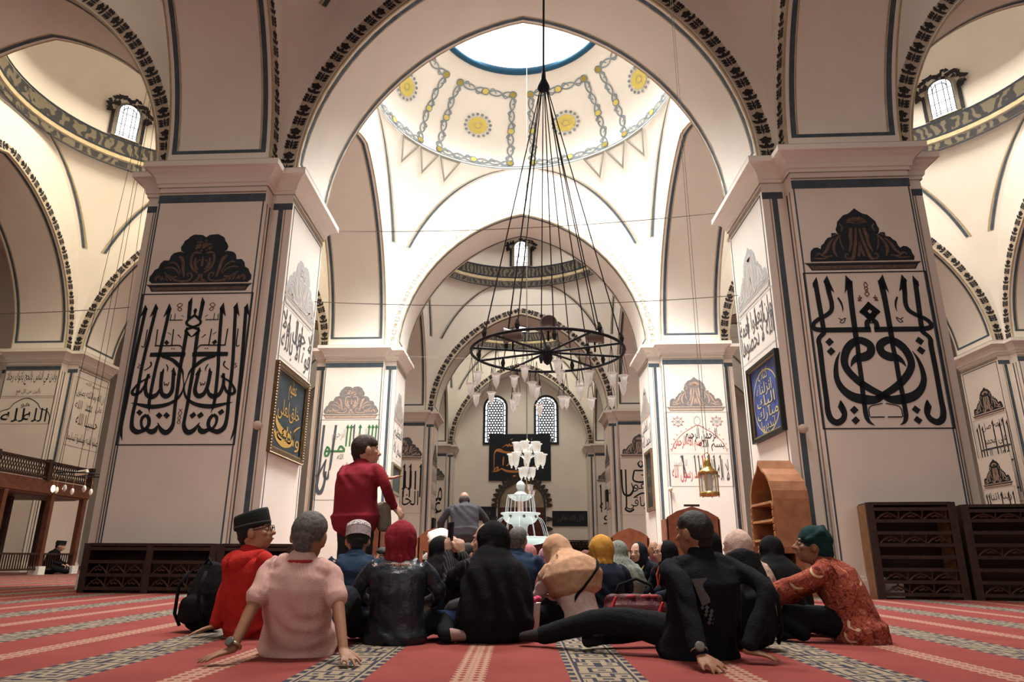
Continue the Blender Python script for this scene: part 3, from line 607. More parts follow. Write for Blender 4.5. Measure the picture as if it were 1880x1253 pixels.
for k, sg in ((-1.5, 1), (1.5, -1), (-.5, 1), (.5, -1)):
    for iy in (0, 1):
        if iy == 1 and abs(k) < 1: garland('y', k*BX, bayc(0, 1)[1], (ROWS[2]-ROWS[1])/2-TY, sg, GOLDG, 'scroll', step=.46, scale=.55)
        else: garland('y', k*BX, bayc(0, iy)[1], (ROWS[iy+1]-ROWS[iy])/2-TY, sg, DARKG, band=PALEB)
# ------------------------------------------------------------------ dome rings with friezes and windows
def frieze_mat():
    m = mat('frieze_paint', (.2, .17, .13), .8); nt = m.node_tree; b = nt.nodes['Principled BSDF']
    tc = nt.nodes['Texture Coordinate']; w_ = nt.nodes.new('ShaderNodeTexWave'); w_.inputs['Scale'].default_value = 1.6; w_.inputs['Distortion'].default_value = 9; w_.inputs['Detail'].default_value = 2; w_.inputs['Detail Scale'].default_value = 1.3
    nt.links.new(tc.outputs['Object'], w_.inputs['Vector']); r = nt.nodes.new('ShaderNodeValToRGB'); r.color_ramp.elements[0].position = .42; r.color_ramp.elements[0].color = (.035, .034, .036, 1)
    r.color_ramp.elements[1].position = .62; r.color_ramp.elements[1].color = (.135, .115, .08, 1); nt.links.new(w_.outputs['Fac'], r.inputs[0]); nt.links.new(r.outputs[0], b.inputs['Base Color']); return m
FRZ = frieze_mat(); nwin = [0]; MUNT = mat('window_lead', (.03, .035, .045), .6); SURR = mat('window_surround', (.23, .20, .15), .8, .1)
def drum_dressing(ix, iy, wins):
    cx, cy = bayc(ix, iy); sx = BX/2-AW; sy = (ROWS[iy+1]-ROWS[iy])/2-AW
    R_ = lambda az, r, z: W(cx+sx*r*math.cos(az), cy+sy*r*math.sin(az), ZR+z)
    for z0, z1, r0, m in ((-.05, .10, .975, OCHRE), (.10, .17, .972, INK), (.17, .62, .972, FRZ), (.62, .70, .97, INK), (-.32, -.08, .985, FRZ), (-.40, -.34, .985, INK)):
        q = MB(); q.grid([[R_(a*PI/36, r0, z0) for a in range(73)], [R_(a*PI/36, r0+(.005 if z0 < -.05 else 0), z1) for a in range(73)]]); struct(q.build('painted_frieze', m, B[ix, iy]))
    for az in wins:
        nwin[0] += 1
        F = lambda u, v, d=.006, az=az: Vector(R_(az-u/4.43, .972-(d+.012)/4.5, .75+v)); hw, h0 = .36, 1.0
        arch = lambda g, k=10: [(-hw-g, 0), (hw+g, 0)]+[((hw+g)*math.cos(PI*i/k), h0+(hw+g)*math.sin(PI*i/k)) for i in range(k+1)]
        p = MB(); p.prism(arch(.11), -.08, .02, lambda u, v, d: F(u, v, d)); fr = struct(fixn(p.build('window_%d' % nwin[0], SURR)))
        p = MB(); p.add([F(x_, y_, .06) for x_, y_ in arch(0)]+[F(0, .6, .06)], [(i_, (i_+1) % len(arch(0)), len(arch(0))) for i_ in range(len(arch(0)))]); p.build('window_pane', SKYG, fr)
        p = MB()
        for x in (-.22, -.1, .1, .22): stroke(p, F, [(x, 0, .012), (x, h0+.28, .012)], .09)
        for y in (.08, .16, .5, .95): stroke(p, F, [(-hw, y, .012), (0, y, .012), (hw, y, .012)], .091)
        for rr in (hw, .22): stroke(p, F, [(rr*math.cos(PI*i/8), h0+rr*math.sin(PI*i/8), .014) for i in range(9)], .092, 2)
        for s in (-1, 1): stroke(p, F, [(s*hw, 0, .014), (s*hw, h0, .014)], .092)
        p.build('window_lead', MUNT, fr)
        p = MB(); rn = random.Random(3)
        for s in (-1, 1): stroke(p, F, [(s*(hw+.17), 0, .05), (s*(hw+.17), h0, .05)], .008)
        for i in range(46):
            a = PI*(i+.5)/46; rr = hw+.16+rn.uniform(0, .34)*(.6+.4*math.sin(a)); x, y = rr*math.cos(a)*1.1, h0-.15+rr*math.sin(a); b_ = rn.uniform(0, 6.3)
            poly(p, F, [(x+.10*math.cos(b_+t*PI/3)*(1 if t % 2 else .6), y+.10*math.sin(b_+t*PI/3)*(1 if t % 2 else .6)) for t in range(6)], .035+i*.0004)
        p.build('painted_ornament', DARKG, fr)
for ix, iy in ((-1, 1), (1, 1), (0, 2), (0, 3)):
    drum_dressing(ix, iy, {(-1, 1): (.22, 1.05, 1.57, 2.36), (1, 1): (PI-.22, PI-1.05, 1.57, .78), (0, 2): (.78, 1.57, 2.36), (0, 3): (1.57,)}[ix, iy])
# ------------------------------------------------------------------ open dome decoration
def open_dome_paint():
    cx, cy, sx, sy, hd, t1 = OD; root = B[0, 1]
    D = lambda az, e, r=.993: W(cx+sx*r*math.cos(az)*math.cos(e), cy+sy*r*math.sin(az)*math.cos(e), ZR+hd*r*math.sin(e))
    grey = mat('dome_grey_paint', (.20, .24, .26), .8, .2); gold = mat('dome_gold_paint', (.62, .50, .12), .7)
    g, y = MB(), MB()
    def line(P, w_, mb=g):   # P list of (az, e)
        P = spline([(*p, 0) for p in P], 4); a, b = [], []
        for i, p in enumerate(P):
            q0, q1 = P[max(i-1, 0)], P[min(i+1, len(P)-1)]; dx, dy = (q1[0]-q0[0])*math.cos(p[1]), q1[1]-q0[1]; l = math.hypot(dx, dy) or 1
            nx, ny = -dy/l*w_/math.cos(p[1]), dx/l*w_; a.append(D(p[0]+nx, p[1]+ny)); b.append(D(p[0]-nx, p[1]-ny))
        mb.grid([a, b])
    def disc(az, e, r, mb, n=10): mb.add([D(az+r*math.cos(t*2*PI/n)/math.cos(e), e+r*math.sin(t*2*PI/n), .991) for t in range(n)], [tuple(range(n))])
    def scroll(p, q, n):     # braided border from p to q
        p, q = np.array(p), np.array(q); d = q-p; nrm = np.array((-d[1]/max(math.cos(p[1]), .3), d[0])); nrm = nrm/np.hypot(*nrm)
        for s in (-1, 1): line([p+d*i/(4*n)+nrm*s*.026*math.sin(i*PI/2+PI/4) for i in range(4*n+1)], .006)
        for i in range(2*n): line([p+d*(i+.2)/(2*n), p+d*(i+.5)/(2*n)+nrm*.036*(1 if i % 2 else -1), p+d*(i+.8)/(2*n)], .005)
        for t in (0, .5, 1): disc(*(p+d*t), .024, y); line([p+d*t+np.array((.028*math.cos(a*PI/4)/math.cos(p[1]), .028*math.sin(a*PI/4))) for a in range(9)], .005)
    for k in range(8):
        a = PI/2+PI/8+k*PI/4
        e0, e1, wz = .07, t1*.80, .30
        for p, q, n in (((a-wz, e0), (a+wz, e0), 3), ((a-wz, e1), (a+wz, e1), 2), ((a-wz, e0), (a-wz, e1), 3), ((a+wz, e0), (a+wz, e1), 3)): scroll(p, q, n)
        em = (e0+e1)/2+.02
        for i in range(16):
            t = i*PI/8; ce = math.cos(em)
            for r0, r1, w0, mb in ((.02, .085, .017, y),):
                mb.add([D(a+(r*math.cos(t)-w_*math.sin(t))/ce, em+r*math.sin(t)+w_*math.cos(t), .991) for r, w_ in ((r0, 0), (r1*.8, w0), (r1, 0), (r1*.8, -w0))], [(0, 1, 2, 3)])
            disc(a+.105*math.cos(t+.2)/ce, em+.105*math.sin(t+.2), .014, g, 6)
        disc(a, em, .022, y)
    # ring lines and hanging triangles
    for z in (-.02, .06): g.grid([[W(cx+sx*.99*math.cos(i*PI/48), cy+sy*.99*math.sin(i*PI/48), ZR+z) for i in range(97)], [W(cx+sx*.988*math.cos(i*PI/48), cy+sy*.988*math.sin(i*PI/48), ZR+z+.035) for i in range(97)]])
    RS = ZR-HC
    def Pn(az, dz, off=.012):
        t = math.asin(1-dz/RS); c = math.cos(t); rho = math.sqrt(1+c*c)-off; return W(cx+sx*rho*math.cos(az), cy+sy*rho*math.sin(az), HC+RS*math.sin(t))
    tri = MB()
    for q in range(4):
        for j in (-1, 0, 1):
            a0 = PI/4+q*PI/2+j*.19
            for sc_, th in ((1, .16), (.74, .05)):
                A, Bp, C_ = np.array((a0-.095*sc_, .02+.06*(1-sc_))), np.array((a0+.095*sc_, .02+.06*(1-sc_))), np.array((a0, .02+.72*(.5+.5*sc_)))
                M_ = (A+Bp+C_)/3
                ring = [A, Bp, C_]; inn = [M_+(p-M_)*(1-th*1.4) for p in ring]
                for i in range(3):
                    k = (i+1) % 3; tri.add([Pn(*ring[i], .016), Pn(*ring[k], .016), Pn(*inn[k], .016), Pn(*inn[i], .016)], [(0, 1, 2, 3)])
    struct(g.build('painted_scroll', grey, root)); struct(y.build('painted_rosette', gold, root)); struct(tri.build('painted_triangle', mat('dome_taupe_paint', (.24, .22, .18), .8), root))
open_dome_paint()
# ------------------------------------------------------------------ back wall
BW = lambda z, x=0: Face(W(x, ROWS[4], z), Vector(W(1, 0, 0))-Vector(W(0, 0, 0)), (0, -1, 0))
def lattice_window(n, x):
    F = BW(7.5, x); hw, h0 = .80, 2.45
    arch = lambda g, k=14: [(-hw-g, -g), (hw+g, -g)]+[((hw+g)*math.cos(PI*i/k), h0+(hw+g)*math.sin(PI*i/k)) for i in range(k+1)]
    p = MB(); ro, ri = arch(.0), arch(-.15); k = len(ro)
    for d0, d1 in ((0, .07),):
        vs = [F(*q, .07) for q in ro]+[F(*q, .07) for q in ri]+[F(*q, 0) for q in ro]
        p.add(vs, [(i, (i+1) % k, k+(i+1) % k, k+i) for i in range(k)]+[(i, 2*k+i, 2*k+(i+1) % k, (i+1) % k) for i in range(k)])
    fr = struct(p.build('window_%d' % n, INK), 'arched window with a round-holed plaster lattice')
    p = MB(); poly(p, F, arch(-.12), .012); p.build('window_pane', SKYG, fr)
    p = MB()   # lattice of rings
    r = .095
    for iy in range(22):
        for ix in range(-4, 5):
            x_ = ix*.19*.98+(.093 if iy % 2 else 0); y_ = .12+iy*.163
            lim = hw-.30 if y_ < h0 else math.sqrt(max(0, (hw-.30)**2-(y_-h0)**2)) if y_-h0 < hw-.3 else -1
            if abs(x_) > lim: continue
            a = [F(x_+r*1.12*math.cos(t*PI/3+PI/6), y_+r*1.16*math.sin(t*PI/3+PI/6), .035) for t in range(6)]
            b = [F(x_+r*.58*math.cos(t*PI/3+PI/6), y_+r*.58*math.sin(t*PI/3+PI/6), .035) for t in range(6)]
            p.add(a+b, [(i, (i+1) % 6, 6+(i+1) % 6, 6+i) for i in range(6)])
    ro, ri = arch(-.32), arch(-.25); k = len(ro); p.add([F(*q, .04) for q in ro]+[F(*q, .04) for q in ri], [(i, (i+1) % k, k+(i+1) % k, k+i) for i in range(k)])
    for y_ in np.arange(.1, h0, .36):
        for s in (-1, 1): stroke(p, F, [(s*(hw-.3), y_, .03), (s*(hw-.12), y_, .03)], .045)
    for i in range(1, 6): a = PI*i/6; stroke(p, F, [((hw-.3)*math.cos(a), h0+(hw-.3)*math.sin(a), .03), ((hw-.12)*math.cos(a), h0+(hw-.12)*math.sin(a), .03)], .045)
    p.build('window_lattice', MUNT, fr)
lattice_window(41, -1.62); lattice_window(42, 1.68)
def big_board():
    F = BW(5.2, -2.0); o = tag(MB().prism([(0, 0), (3.95, 0), (3.95, 2.98), (0, 2.98)], 0, .08, lambda u, v, d: F(u, v, d)).build('calligraphy_board', mat('black_board', (.012, .016, .024), .6)), 'large black board with orange script, hanging between the two lattice windows', 'wall board')
    m = MB(); S = lambda pts: stroke(m, F, [(x*.00243-.27, 2.98-(y-100)*.00272, w_*.00125) for x, y, w_ in pts], .085)
    for q in ([(450, 425, 6), (560, 360, 30), (610, 385, 50), (650, 330, 20), (660, 370, 44), (720, 375, 40), (765, 330, 22), (770, 280, 10)], [(670, 225, 20), (700, 235, 24), (735, 210, 14)],
              [(245, 960, 16), (245, 700, 22), (255, 560, 26), (310, 490, 60), (400, 490, 90), (500, 525, 60), (650, 545, 56), (800, 545, 60), (950, 545, 50), (1080, 500, 30)], [(498, 635, 18), (488, 740, 36), (480, 850, 20)],
              [(680, 700, 10), (650, 780, 34), (600, 840, 34), (560, 850, 10)], [(185, 993, 8), (240, 985, 20), (330, 970, 40), (400, 940, 24), (450, 920, 40), (560, 965, 54), (700, 985, 60), (850, 985, 60), (1000, 970, 50), (1150, 920, 30), (1340, 840, 10)],
              [(240, 970, 24), (290, 905, 34), (345, 885, 40), (350, 930, 40), (310, 960, 30)], [(750, 1085, 40), (800, 1085, 40), (870, 1070, 40)], [(1270, 380, 20), (1420, 275, 20)], [(1290, 460, 16), (1345, 410, 60), (1290, 390, 40)],
              [(1330, 530, 60), (1390, 520, 80)], [(1340, 720, 50), (1400, 710, 80)], [(1240, 250, 10), (1230, 215, 14), (1260, 195, 8)]): S(q)
    m.build('lettering', mat('orange_paint', (.52, .22, .07), .6), o)
big_board()
def niche():
    F = BW(0, .1); o = thing('prayer_niche', 'arched niche with scalloped dark surround, behind the fountain', 'niche', F(0, 0, 0))
    f = lambda u, v, d=0: Vector(F(u, v, d))-o.location
    dk = mat('niche_carving', (.045, .038, .034), .7); R_, h0 = 1.38, 3.75
    m = MB(); arch = lambda g, k=20: [(R_+g, 0)]+[((R_+g)*math.cos(PI*i/k), h0+(R_+g)*math.sin(PI*i/k)) for i in range(k+1)]+[(-R_-g, 0)]
    a, b = arch(0), arch(.12); m.grid([[f(*q, .1) for q in a], [f(*q, .1) for q in b], [f(*q, 0) for q in b]]); m.grid([[f(*q, 0.02) for q in a], [f(*q, .1) for q in a]]); m.build('surround', dk, o)
    p = MB(); poly(p, f, [(-R_, 0)]+[(x, y) for x, y in arch(0)][::-1][1:], .02); p.build('niche_back', mat('niche_paint', (.30, .24, .17), .8, .3, 2), o)
    p = MB(); poly(p, f, [(-R_, 0), (R_, 0), (R_, 3.55), (-R_, 3.55)], .03); p.build('curtain', mat('niche_curtain', (.10, .03, .025), .8, .3, 5), o)
    n = 29
    for i in range(n):
        if i < 5: c = (R_+.28, .5+i*.6); ang = 0
        elif i > n-6: c = (-R_-.28, .5+(n-1-i)*.6); ang = PI
        else: ang = PI*(i-5)/(n-11); c = ((R_+.28)*math.cos(ang), h0+(R_+.28)*math.sin(ang))
        q = MB(); s = 1 if math.cos(ang) >= 0 else -1
        pts = [(.18*math.cos(t)*1.0+(.10*math.cos(t*2)), .15*math.sin(t)) for t in np.linspace(0, 2*PI, 12, endpoint=False)]
        q.prism([(c[0]+x*math.cos(ang)-y*math.sin(ang), c[1]+x*math.sin(ang)+y*math.cos(ang)-.05) for x, y in pts], .0, .09, lambda u, v, d: f(u, v, d)); q.build('scallop', dk, o)
niche()
def plaque(x, z, w_, h, s, label):
    F = BW(z, x); o = tag(MB().prism([(0, 0), (w_, 0), (w_, h), (0, h)], 0, .06, lambda u, v, d: F(u, v, d)).build('plaque', mat('black_board', (.012, .016, .024), .6)), label, 'plaque')
    m = MB(); text(m, F, s, w_*.15, h*.3, w_*.85, h*.72, .066); m.build('lettering', mat('dim_gilt', (.12, .11, .09), .6), o)
plaque(2.0, 2.42, 2.3, .92, 'قال الله تعالى', 'long black plaque with faint script, right of the niche'); plaque(-3.85, 2.75, 2.35, .85, 'قال الله تعالى', 'long black plaque with faint script, left of the niche')
def shelf_grid(x, w_, label):
    F = BW(0, x); o = thing('low_shelf', label, 'shelf', F(0, 0, .3)); f = lambda u, v, d=0: Vector(F(u, v, d+.3))-o.location
    m = MB()
    for v in (0, .38, .76, 1.14, 1.52): m.prism([(0, v), (w_, v), (w_, v+.06), (0, v+.06)], -.25, .12, lambda u, v, d: f(u, v, d))
    for u0 in np.linspace(0, w_-.06, 4): m.prism([(u0, 0), (u0+.06, 0), (u0+.06, 1.58), (u0, 1.58)], -.25, .1, lambda u, v, d: f(u, v, d))
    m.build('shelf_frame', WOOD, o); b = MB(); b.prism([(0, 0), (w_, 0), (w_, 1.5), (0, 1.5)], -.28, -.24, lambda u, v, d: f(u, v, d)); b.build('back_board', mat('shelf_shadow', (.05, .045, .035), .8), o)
    p = MB()
    for r in range(4):
        for i in range(int(w_/.22)): c = (.12+i*.22, .22+r*.38); poly(p, f, [(c[0]+.08*math.cos(t*PI/3), c[1]+.09*math.sin(t*PI/3)) for t in range(6)], .0)
    p.build('fretwork', mat('shelf_fret', (.13, .10, .07), .7), o)
shelf_grid(2.0, 2.6, 'low dark shelf unit against the back wall, under the right plaque')
# ------------------------------------------------------------------ framed pictures on the piers
def framed(F, W_, H_, fw, frame_m, field_m, label, texts, letter_m, pearl=None, extra=None, thick=.07):
    o = thing('framed_inscription', label, 'picture', F(W_/2, H_/2, 0)); f = lambda u, v, d=0: Vector(F(u, v, d))-o.location
    m = MB()
    for a in ((0, 0, W_, fw), (0, H_-fw, W_, H_), (0, fw, fw, H_-fw), (W_-fw, fw, W_, H_-fw)): m.prism([(a[0], a[1]), (a[2], a[1]), (a[2], a[3]), (a[0], a[3])], 0, thick, lambda u, v, d: f(u, v, d))
    m.build('frame', frame_m, o)
    g = MB()
    for a in ((fw, fw, W_-fw, fw+.025), (fw, H_-fw-.025, W_-fw, H_-fw), (fw, fw, fw+.025, H_-fw), (W_-fw-.025, fw, W_-fw, H_-fw)): g.prism([(a[0], a[1]), (a[2], a[1]), (a[2], a[3]), (a[0], a[3])], .03, thick-.015, lambda u, v, d: f(u, v, d))
    if pearl:
        n = int(2*(W_+H_)/.05)
        for i in range(n):
            t = i/n*2*(W_+H_); c = (t, 0) if t < W_ else (W_, t-W_) if t < W_+H_ else (2*W_+H_-t, H_) if t < 2*W_+H_ else (0, 2*W_+2*H_-t)
            m2 = [f(c[0]+x*.02, c[1]+y*.02, thick+z*.02) for x, y, z in ((1, 0, 0), (0, 1, 0), (-1, 0, 0), (0, -1, 0), (0, 0, 1))]; g.add(m2, [(0, 1, 4), (1, 2, 4), (2, 3, 4), (3, 0, 4)])
    g.build('gilt_edge', mat('gilt', (.30, .23, .12), .5, metal=.3), o)
    p = MB(); p.prism([(fw, fw), (W_-fw, fw), (W_-fw, H_-fw), (fw, H_-fw)], 0, .02, lambda u, v, d: f(u, v, d)); p.build('field', field_m, o)
    m = MB()
    for s, x0, y0, x1, y1 in texts: text(m, f, s, x0*W_, y0*H_, x1*W_, y1*H_, .025)
    if extra: extra(m, f, W_, H_)
    if m.v: m.build('lettering', letter_m, o)
NL, NR = nave_side(-.5, 1), nave_side(.5, 1)
def tails(m, f, W_, H_):
    for q in ([(.12, .26, .01), (.2, .2, .035), (.4, .16, .04), (.62, .19, .03), (.70, .26, .016), (.72, .36, .01), (.88, .44, .006)], [(.14, .42, .01), (.18, .34, .03), (.35, .28, .036), (.6, .27, .02)]): stroke(m, f, [(a*W_, b*H_, c*W_) for a, b, c in q], .025)
framed(NL(2.14), 1.78, 1.55, .09, mat('bronze_frame', (.13, .085, .045), .5, .3, 20, metal=.3), mat('slate_blue_field', (.035, .052, .065), .5, .3, 3), 'gilt beaded frame with gold script on slate blue, on the left pier',
       [('عظيم', .42, .66, .66, .92), ('خلق', .5, .42, .82, .64), ('لعلى', .16, .40, .48, .64), ('وانك', .2, .12, .9, .36)], mat('gold_letter', (.62, .40, .11), .4, metal=.2), True, tails)
def oval(m, f, W_, H_):
    stroke(m, f, [((.5+.42*math.cos(t*PI/12))*W_, (.47+.40*math.sin(t*PI/12))*H_, .012) for t in range(25)], .022, 2)
framed(Face(W(BX/2-TX, ROWS[1]+.55, 2.46), (0, -1, 0), (-1, 0, 0)), 1.50, 1.35, .06, mat('black_frame', (.012, .014, .012), .35), mat('blue_marbled_field', (.055, .085, .27), .5, .45, 5), 'black and gold frame with yellow script on blue, on the right pier',
       [('كتاب', .32, .72, .62, .9), ('انزلناه', .22, .54, .72, .72), ('اليك', .2, .38, .78, .56), ('مبارك', .18, .22, .85, .40), ('ليدبروا', .28, .08, .72, .24)], mat('yellow_letter', (.62, .55, .22), .5), None, oval, .08)
framed(nave_side(-.5, 2)(2.48), 1.75, .97, .07, mat('grey_brass_frame', (.24, .21, .15), .5), mat('grey_field', (.07, .08, .08), .5, .3, 4), 'plain dark board in a grey brass frame, behind the guide in red', [], None)
framed(Face(W(BX/2-TX, ROWS[2]+.3, 1.96), (0, -1, 0), (-1, 0, 0)), 1.22, 1.92, .08, mat('brown_frame', (.16, .10, .06), .5), mat('dark_field', (.03, .032, .035), .5, .3, 4), 'dark picture with grey swirls in a brown frame, left of the lantern', [('الرحمن', .15, .5, .85, .8), ('الرحيم', .15, .2, .85, .5)], mat('dull_letter', (.20, .18, .14), .6))
for F, w_, lab in ((nave_side(-.5, 3)(1.75), .9, 'small black box hung low on the far left pier'), (nave_side(.5, 3)(3.1), .5, 'small dark plate hung on the far right pier')):
    tag(MB().prism([(.5, 0), (.5+w_, 0), (.5+w_, .55), (.5, .55)], 0, .12, lambda u, v, d: F(u, v, d)).build('wall_box', mat('black_frame', (.012, .014, .012))), lab, 'box')
# wall knobs: small round sensors
KN = mat('cream_plastic', (.62, .52, .42), .5)
for x, y, z, lab in ((-BX/2+AW+.22, ROWS[1]-AW, 2.56, 'round cream wall knob on the left pier, beside the huge script'), (BX/2-AW-.18, ROWS[1]-AW, 2.46, 'round cream wall knob on the right pier, beside the huge script'), (-BX/2+AW-.05, ROWS[2]-TY, 2.75, 'round cream wall knob beside the green script'), (BX/2-AW+.0, ROWS[2]-TY, 2.55, 'round cream wall knob beside the red script')):
    t = thing('wall_sensor', lab, 'sensor', W(x, y, z)); m = MB(); prof = [(0.001, -.11), (.05, -.105), (.072, -.08), (.075, -.05), (.04, -.04), (.03, .0)]
    m.lathe([(r, z_) for r, z_ in prof], n=16); m.v = [(a, c, b) for a, b, c in m.v]; m.build('knob', KN, t, True)
# ------------------------------------------------------------------ fountain
MARB = mat('pale_marble', (.47, .515, .515), .35, .08, 3); WAT = mat('falling_water', (.75, .82, .85), .2, spec=.5, alpha=.5)
def fountain():
    o = thing('fountain', 'tiered pale marble fountain with running water, under the open dome', 'fountain', (.03, 17.7, 0)); P = lambda n, prof, k=32: MB().lathe(prof, n=k).build(n, MARB, o, True)
    pool = MB(); pool.lathe([(3.6, 0), (3.6, .12), (3.2, .12), (3.2, .36), (3.28, .38), (3.28, .44), (2.95, .44), (2.95, .36)], n=8); pool.build('pool', mat('white_marble', (.78, .77, .74), .4, .08, 2), o); pw = MB(); pw.lathe([(2.96, .38), (.01, .38)], n=8); pw.build('pool_water', mat('pool_water', (.62, .70, .68), .12, spec=.6), o)
    P('column', [(.34, .4), (.30, .5), (.20, .6), (.20, .8), (.26, .84)]); P('lower_basin', [(.26, .80), (.5, .84), (.72, .93), (.76, .98), (.74, 1.0), (.6, .95), (.3, .92), (.01, .92)])
    P('middle_column', [(.30, .92), (.22, 1.0), (.17, 1.1), (.18, 1.25), (.26, 1.34)]); mb = P('middle_basin', [(.26, 1.30), (.36, 1.35), (.43, 1.44), (.44, 1.52), (.49, 1.54), (.49, 1.57), (.42, 1.57), (.36, 1.52), (.01, 1.5)])
    for i in range(8): a = i*PI/4+.2; MB().lathe([(.035, 0), (.03, .02), (.012, .02), (.01, 0)], n=8).build('spout', mat('bronze', (.10, .09, .07), .4, metal=.5), mb).matrix_local = Matrix.Translation((.44*math.cos(a), .44*math.sin(a), 1.47)) @ Matrix.Rotation(a, 4, 'Z') @ Matrix.Rotation(PI/2, 4, 'Y')
    MB().lathe([(.09, 1.5), (.075, 1.6), (.075, 1.85)], n=16).build('upper_column', mat('pink_marble', (.55, .36, .32), .4), o, True)
    sh = MB(); k = 32; rows = []
    for r, z in ((.05, 1.84), (.18, 1.88), (.28, 1.96), (.31, 2.0), (.26, 1.99), (.01, 1.96)): rows.append([(r*(1+.09*abs(math.sin(4*2*PI*j/k)))*math.cos(2*PI*j/k), r*(1+.09*abs(math.sin(4*2*PI*j/k)))*math.sin(2*PI*j/k), z) for j in range(k)])
    sh.grid(rows, True).build('shell_basin', MARB, o, True)
    P('finial', [(.20, 1.96), (.17, 2.02), (.10, 2.08), (.06, 2.12), (.09, 2.16), (.11, 2.22), (.10, 2.28), (.06, 2.33), (.001, 2.36)], 20)
    rn = random.Random(2)
    for n_, r0, z0, v, z1, k_ in (('upper_stream', .31, 1.98, .22, 1.54, 22), ('lower_stream', .46, 1.46, .75, .98, 12)):
        for i in range(k_):
            a = 2*PI*i/k_+rn.uniform(-.06, .06); pts = []
            for j in range(9):
                t = math.sqrt(2*(z0-z1)/9.8)*j/8; pts.append(((r0+v*t)*math.cos(a), (r0+v*t)*math.sin(a), z0-4.9*t*t))
            MB().tube(pts, [.005+.003*j/8 for j in range(9)], 6).build(n_, WAT, o, True)
    MB().tube([(.0, 0, 2.3), (0, 0, 2.5)], .012, 6)
fountain()
# ------------------------------------------------------------------ hanging lamps
IRON = mat('black_iron', (.012, .013, .016), .8); GLASS = mat('lamp_glass', (.92, .92, .90), .15, spec=.6, alpha=.5); BRASS = mat('brass', (.62, .42, .13), .28, metal=.9)
ROPE = mat('dark_rope', (.02, .02, .023), .9)
def cup_profile(s): return [(r*s, z*s) for r, z in ((.001, -.135), (.014, -.13), (.018, -.115), (.010, -.10), (.022, -.09), (.045, -.05), (.055, 0), (.060, .06), (.066, .095), (.088, .115), (.09, .122), (.064, .10), (.054, .06), (.05, 0), (.04, -.04), (.001, -.08))]
def ring_chandelier():
    c = Vector((.50, 12.1, 4.06)); r = 1.38
    o = thing('ring_chandelier', 'big black iron ring chandelier hung on many ropes, in the nave', 'chandelier', c)
    MB().tube([(r*math.cos(a*PI/24), r*math.sin(a*PI/24), 0) for a in range(48)], .027, 8, closed=True).build('ring', IRON, o, True)
    for k in range(5):
        a = k*PI/5+.2; MB().tube([(r*math.cos(a), r*math.sin(a), 0), (-r*math.cos(a), -r*math.sin(a), 0)], .022, 6).build('spoke', IRON, o)
    MB().lathe([(.02, .16), (.06, .12), (.09, .0), (.10, -.12), (.06, -.2), (.01, -.24)], n=14).build('hub', IRON, o, True)
    top = 9.72-c.z
    MB().lathe([(.001, .42), (.04, .40), (.05, .2), (.11, .05), (.13, -.02), (.1, -.06), (.001, -.07)], n=16).build('tassel', mat('navy_tassel', (.008, .012, .03), .7), o, True).location = (-.02, 0, top)
    MB().tube([(-.02, 0, top+.38), (0, 0, 12.2-c.z)], .022, 6).build('hanging_chain', IRON, o)
    for k in range(12):
        a = k*PI/6+.12; rr = r if k % 3 else .75; x, y = rr*math.cos(a), rr*math.sin(a)
        p = MB().tube([(x, y, .02), (.07*math.cos(a)-.02, .07*math.sin(a), top)], .011, 5).build('rope', ROPE, o)
        MB().tube([(x, y, .0), (x, y, .10), (x-.01*x, y-.01*y, .2)], [.02, .045, .02], 7).build('rope_knot', ROPE, p)
    return o, c
CHO, CHC = ring_chandelier()
def glass_lamps():
    first = None; rn = random.Random(5)
    spots = [(1.36, k*PI/8+.08, (-.66, -.80, -.74)[k % 3]) for k in range(16)]+[(.62, k*PI/4+.3, (-.62, -.82)[k % 2]) for k in range(8)]
    for r, a, dz in spots:
        x, y, z = CHC.x+r*math.cos(a), CHC.y+r*math.sin(a), CHC.z+dz
        lab = 'clear glass bell lamp hanging from the ring chandelier'
        if first is None:
            first = thing('glass_lamp', lab, 'lamp', (x, y, z), 0, 'glass lamps of the ring chandelier')
            MB().lathe(cup_profile(1.0), n=16).build('glass_cup', GLASS, first, True)
            MB().lathe([(.089, .112), (.095, .118), (.089, .124)], n=16).build('glass_rim', mat('frosted_glass', (.80, .79, .76), .4), first, True)
            MB().tube([(0, 0, .02), (0, 0, .09)], .02, 8).build('bulb', mat('unlit_bulb', (.75, .74, .70), .3), first, True)
            m = MB()
            for k in range(3): m.tube([(.08*math.cos(k*2.1), .08*math.sin(k*2.1), .118), (0, 0, .62)], .005, 4)
            m.build('chain', IRON, first)
        else: dup(first, (x, y, z), a)
        MB().tube([(CHC.x+r*math.cos(a), CHC.y+r*math.sin(a), z+.62), (CHC.x+r*math.cos(a), CHC.y+r*math.sin(a), CHC.z)], .005, 4).build('lamp_hanger', IRON, None).parent = None
glass_lamps()
for o in [o for o in col.objects if o.name.startswith('lamp_hanger')]: o.location = -CHC; o.parent = CHO
def speaker(x, y, z, rz, label):
    t = thing('loudspeaker', label, 'loudspeaker', (CHC.x+x, CHC.y+y, CHC.z+z), rz)
    m = MB(); m.lathe([(.001, -.16), (.07, -.16), (.10, -.12), (.11, .05), (.14, .13), (.15, .16), (.13, .16), (.11, .12), (.001, .10)], n=18); m.v = [(c, a, b) for a, b, c in m.v]; m.build('horn', mat('grey_pink_plastic', (.16, .12, .11), .5), t, True)
    MB().tube([(0, 0, -.1), (0, 0, -.28)], .02, 6).build('bracket', IRON, t)
speaker(-.62, -.3, .22, PI*.95, 'grey horn loudspeaker on the left of the chandelier ring'); speaker(.0, -.5, .34, -PI/2, 'round grey loudspeaker facing out from the middle of the chandelier'); speaker(.85, -.1, .26, -.2, 'grey horn loudspeaker on the right of the chandelier ring')
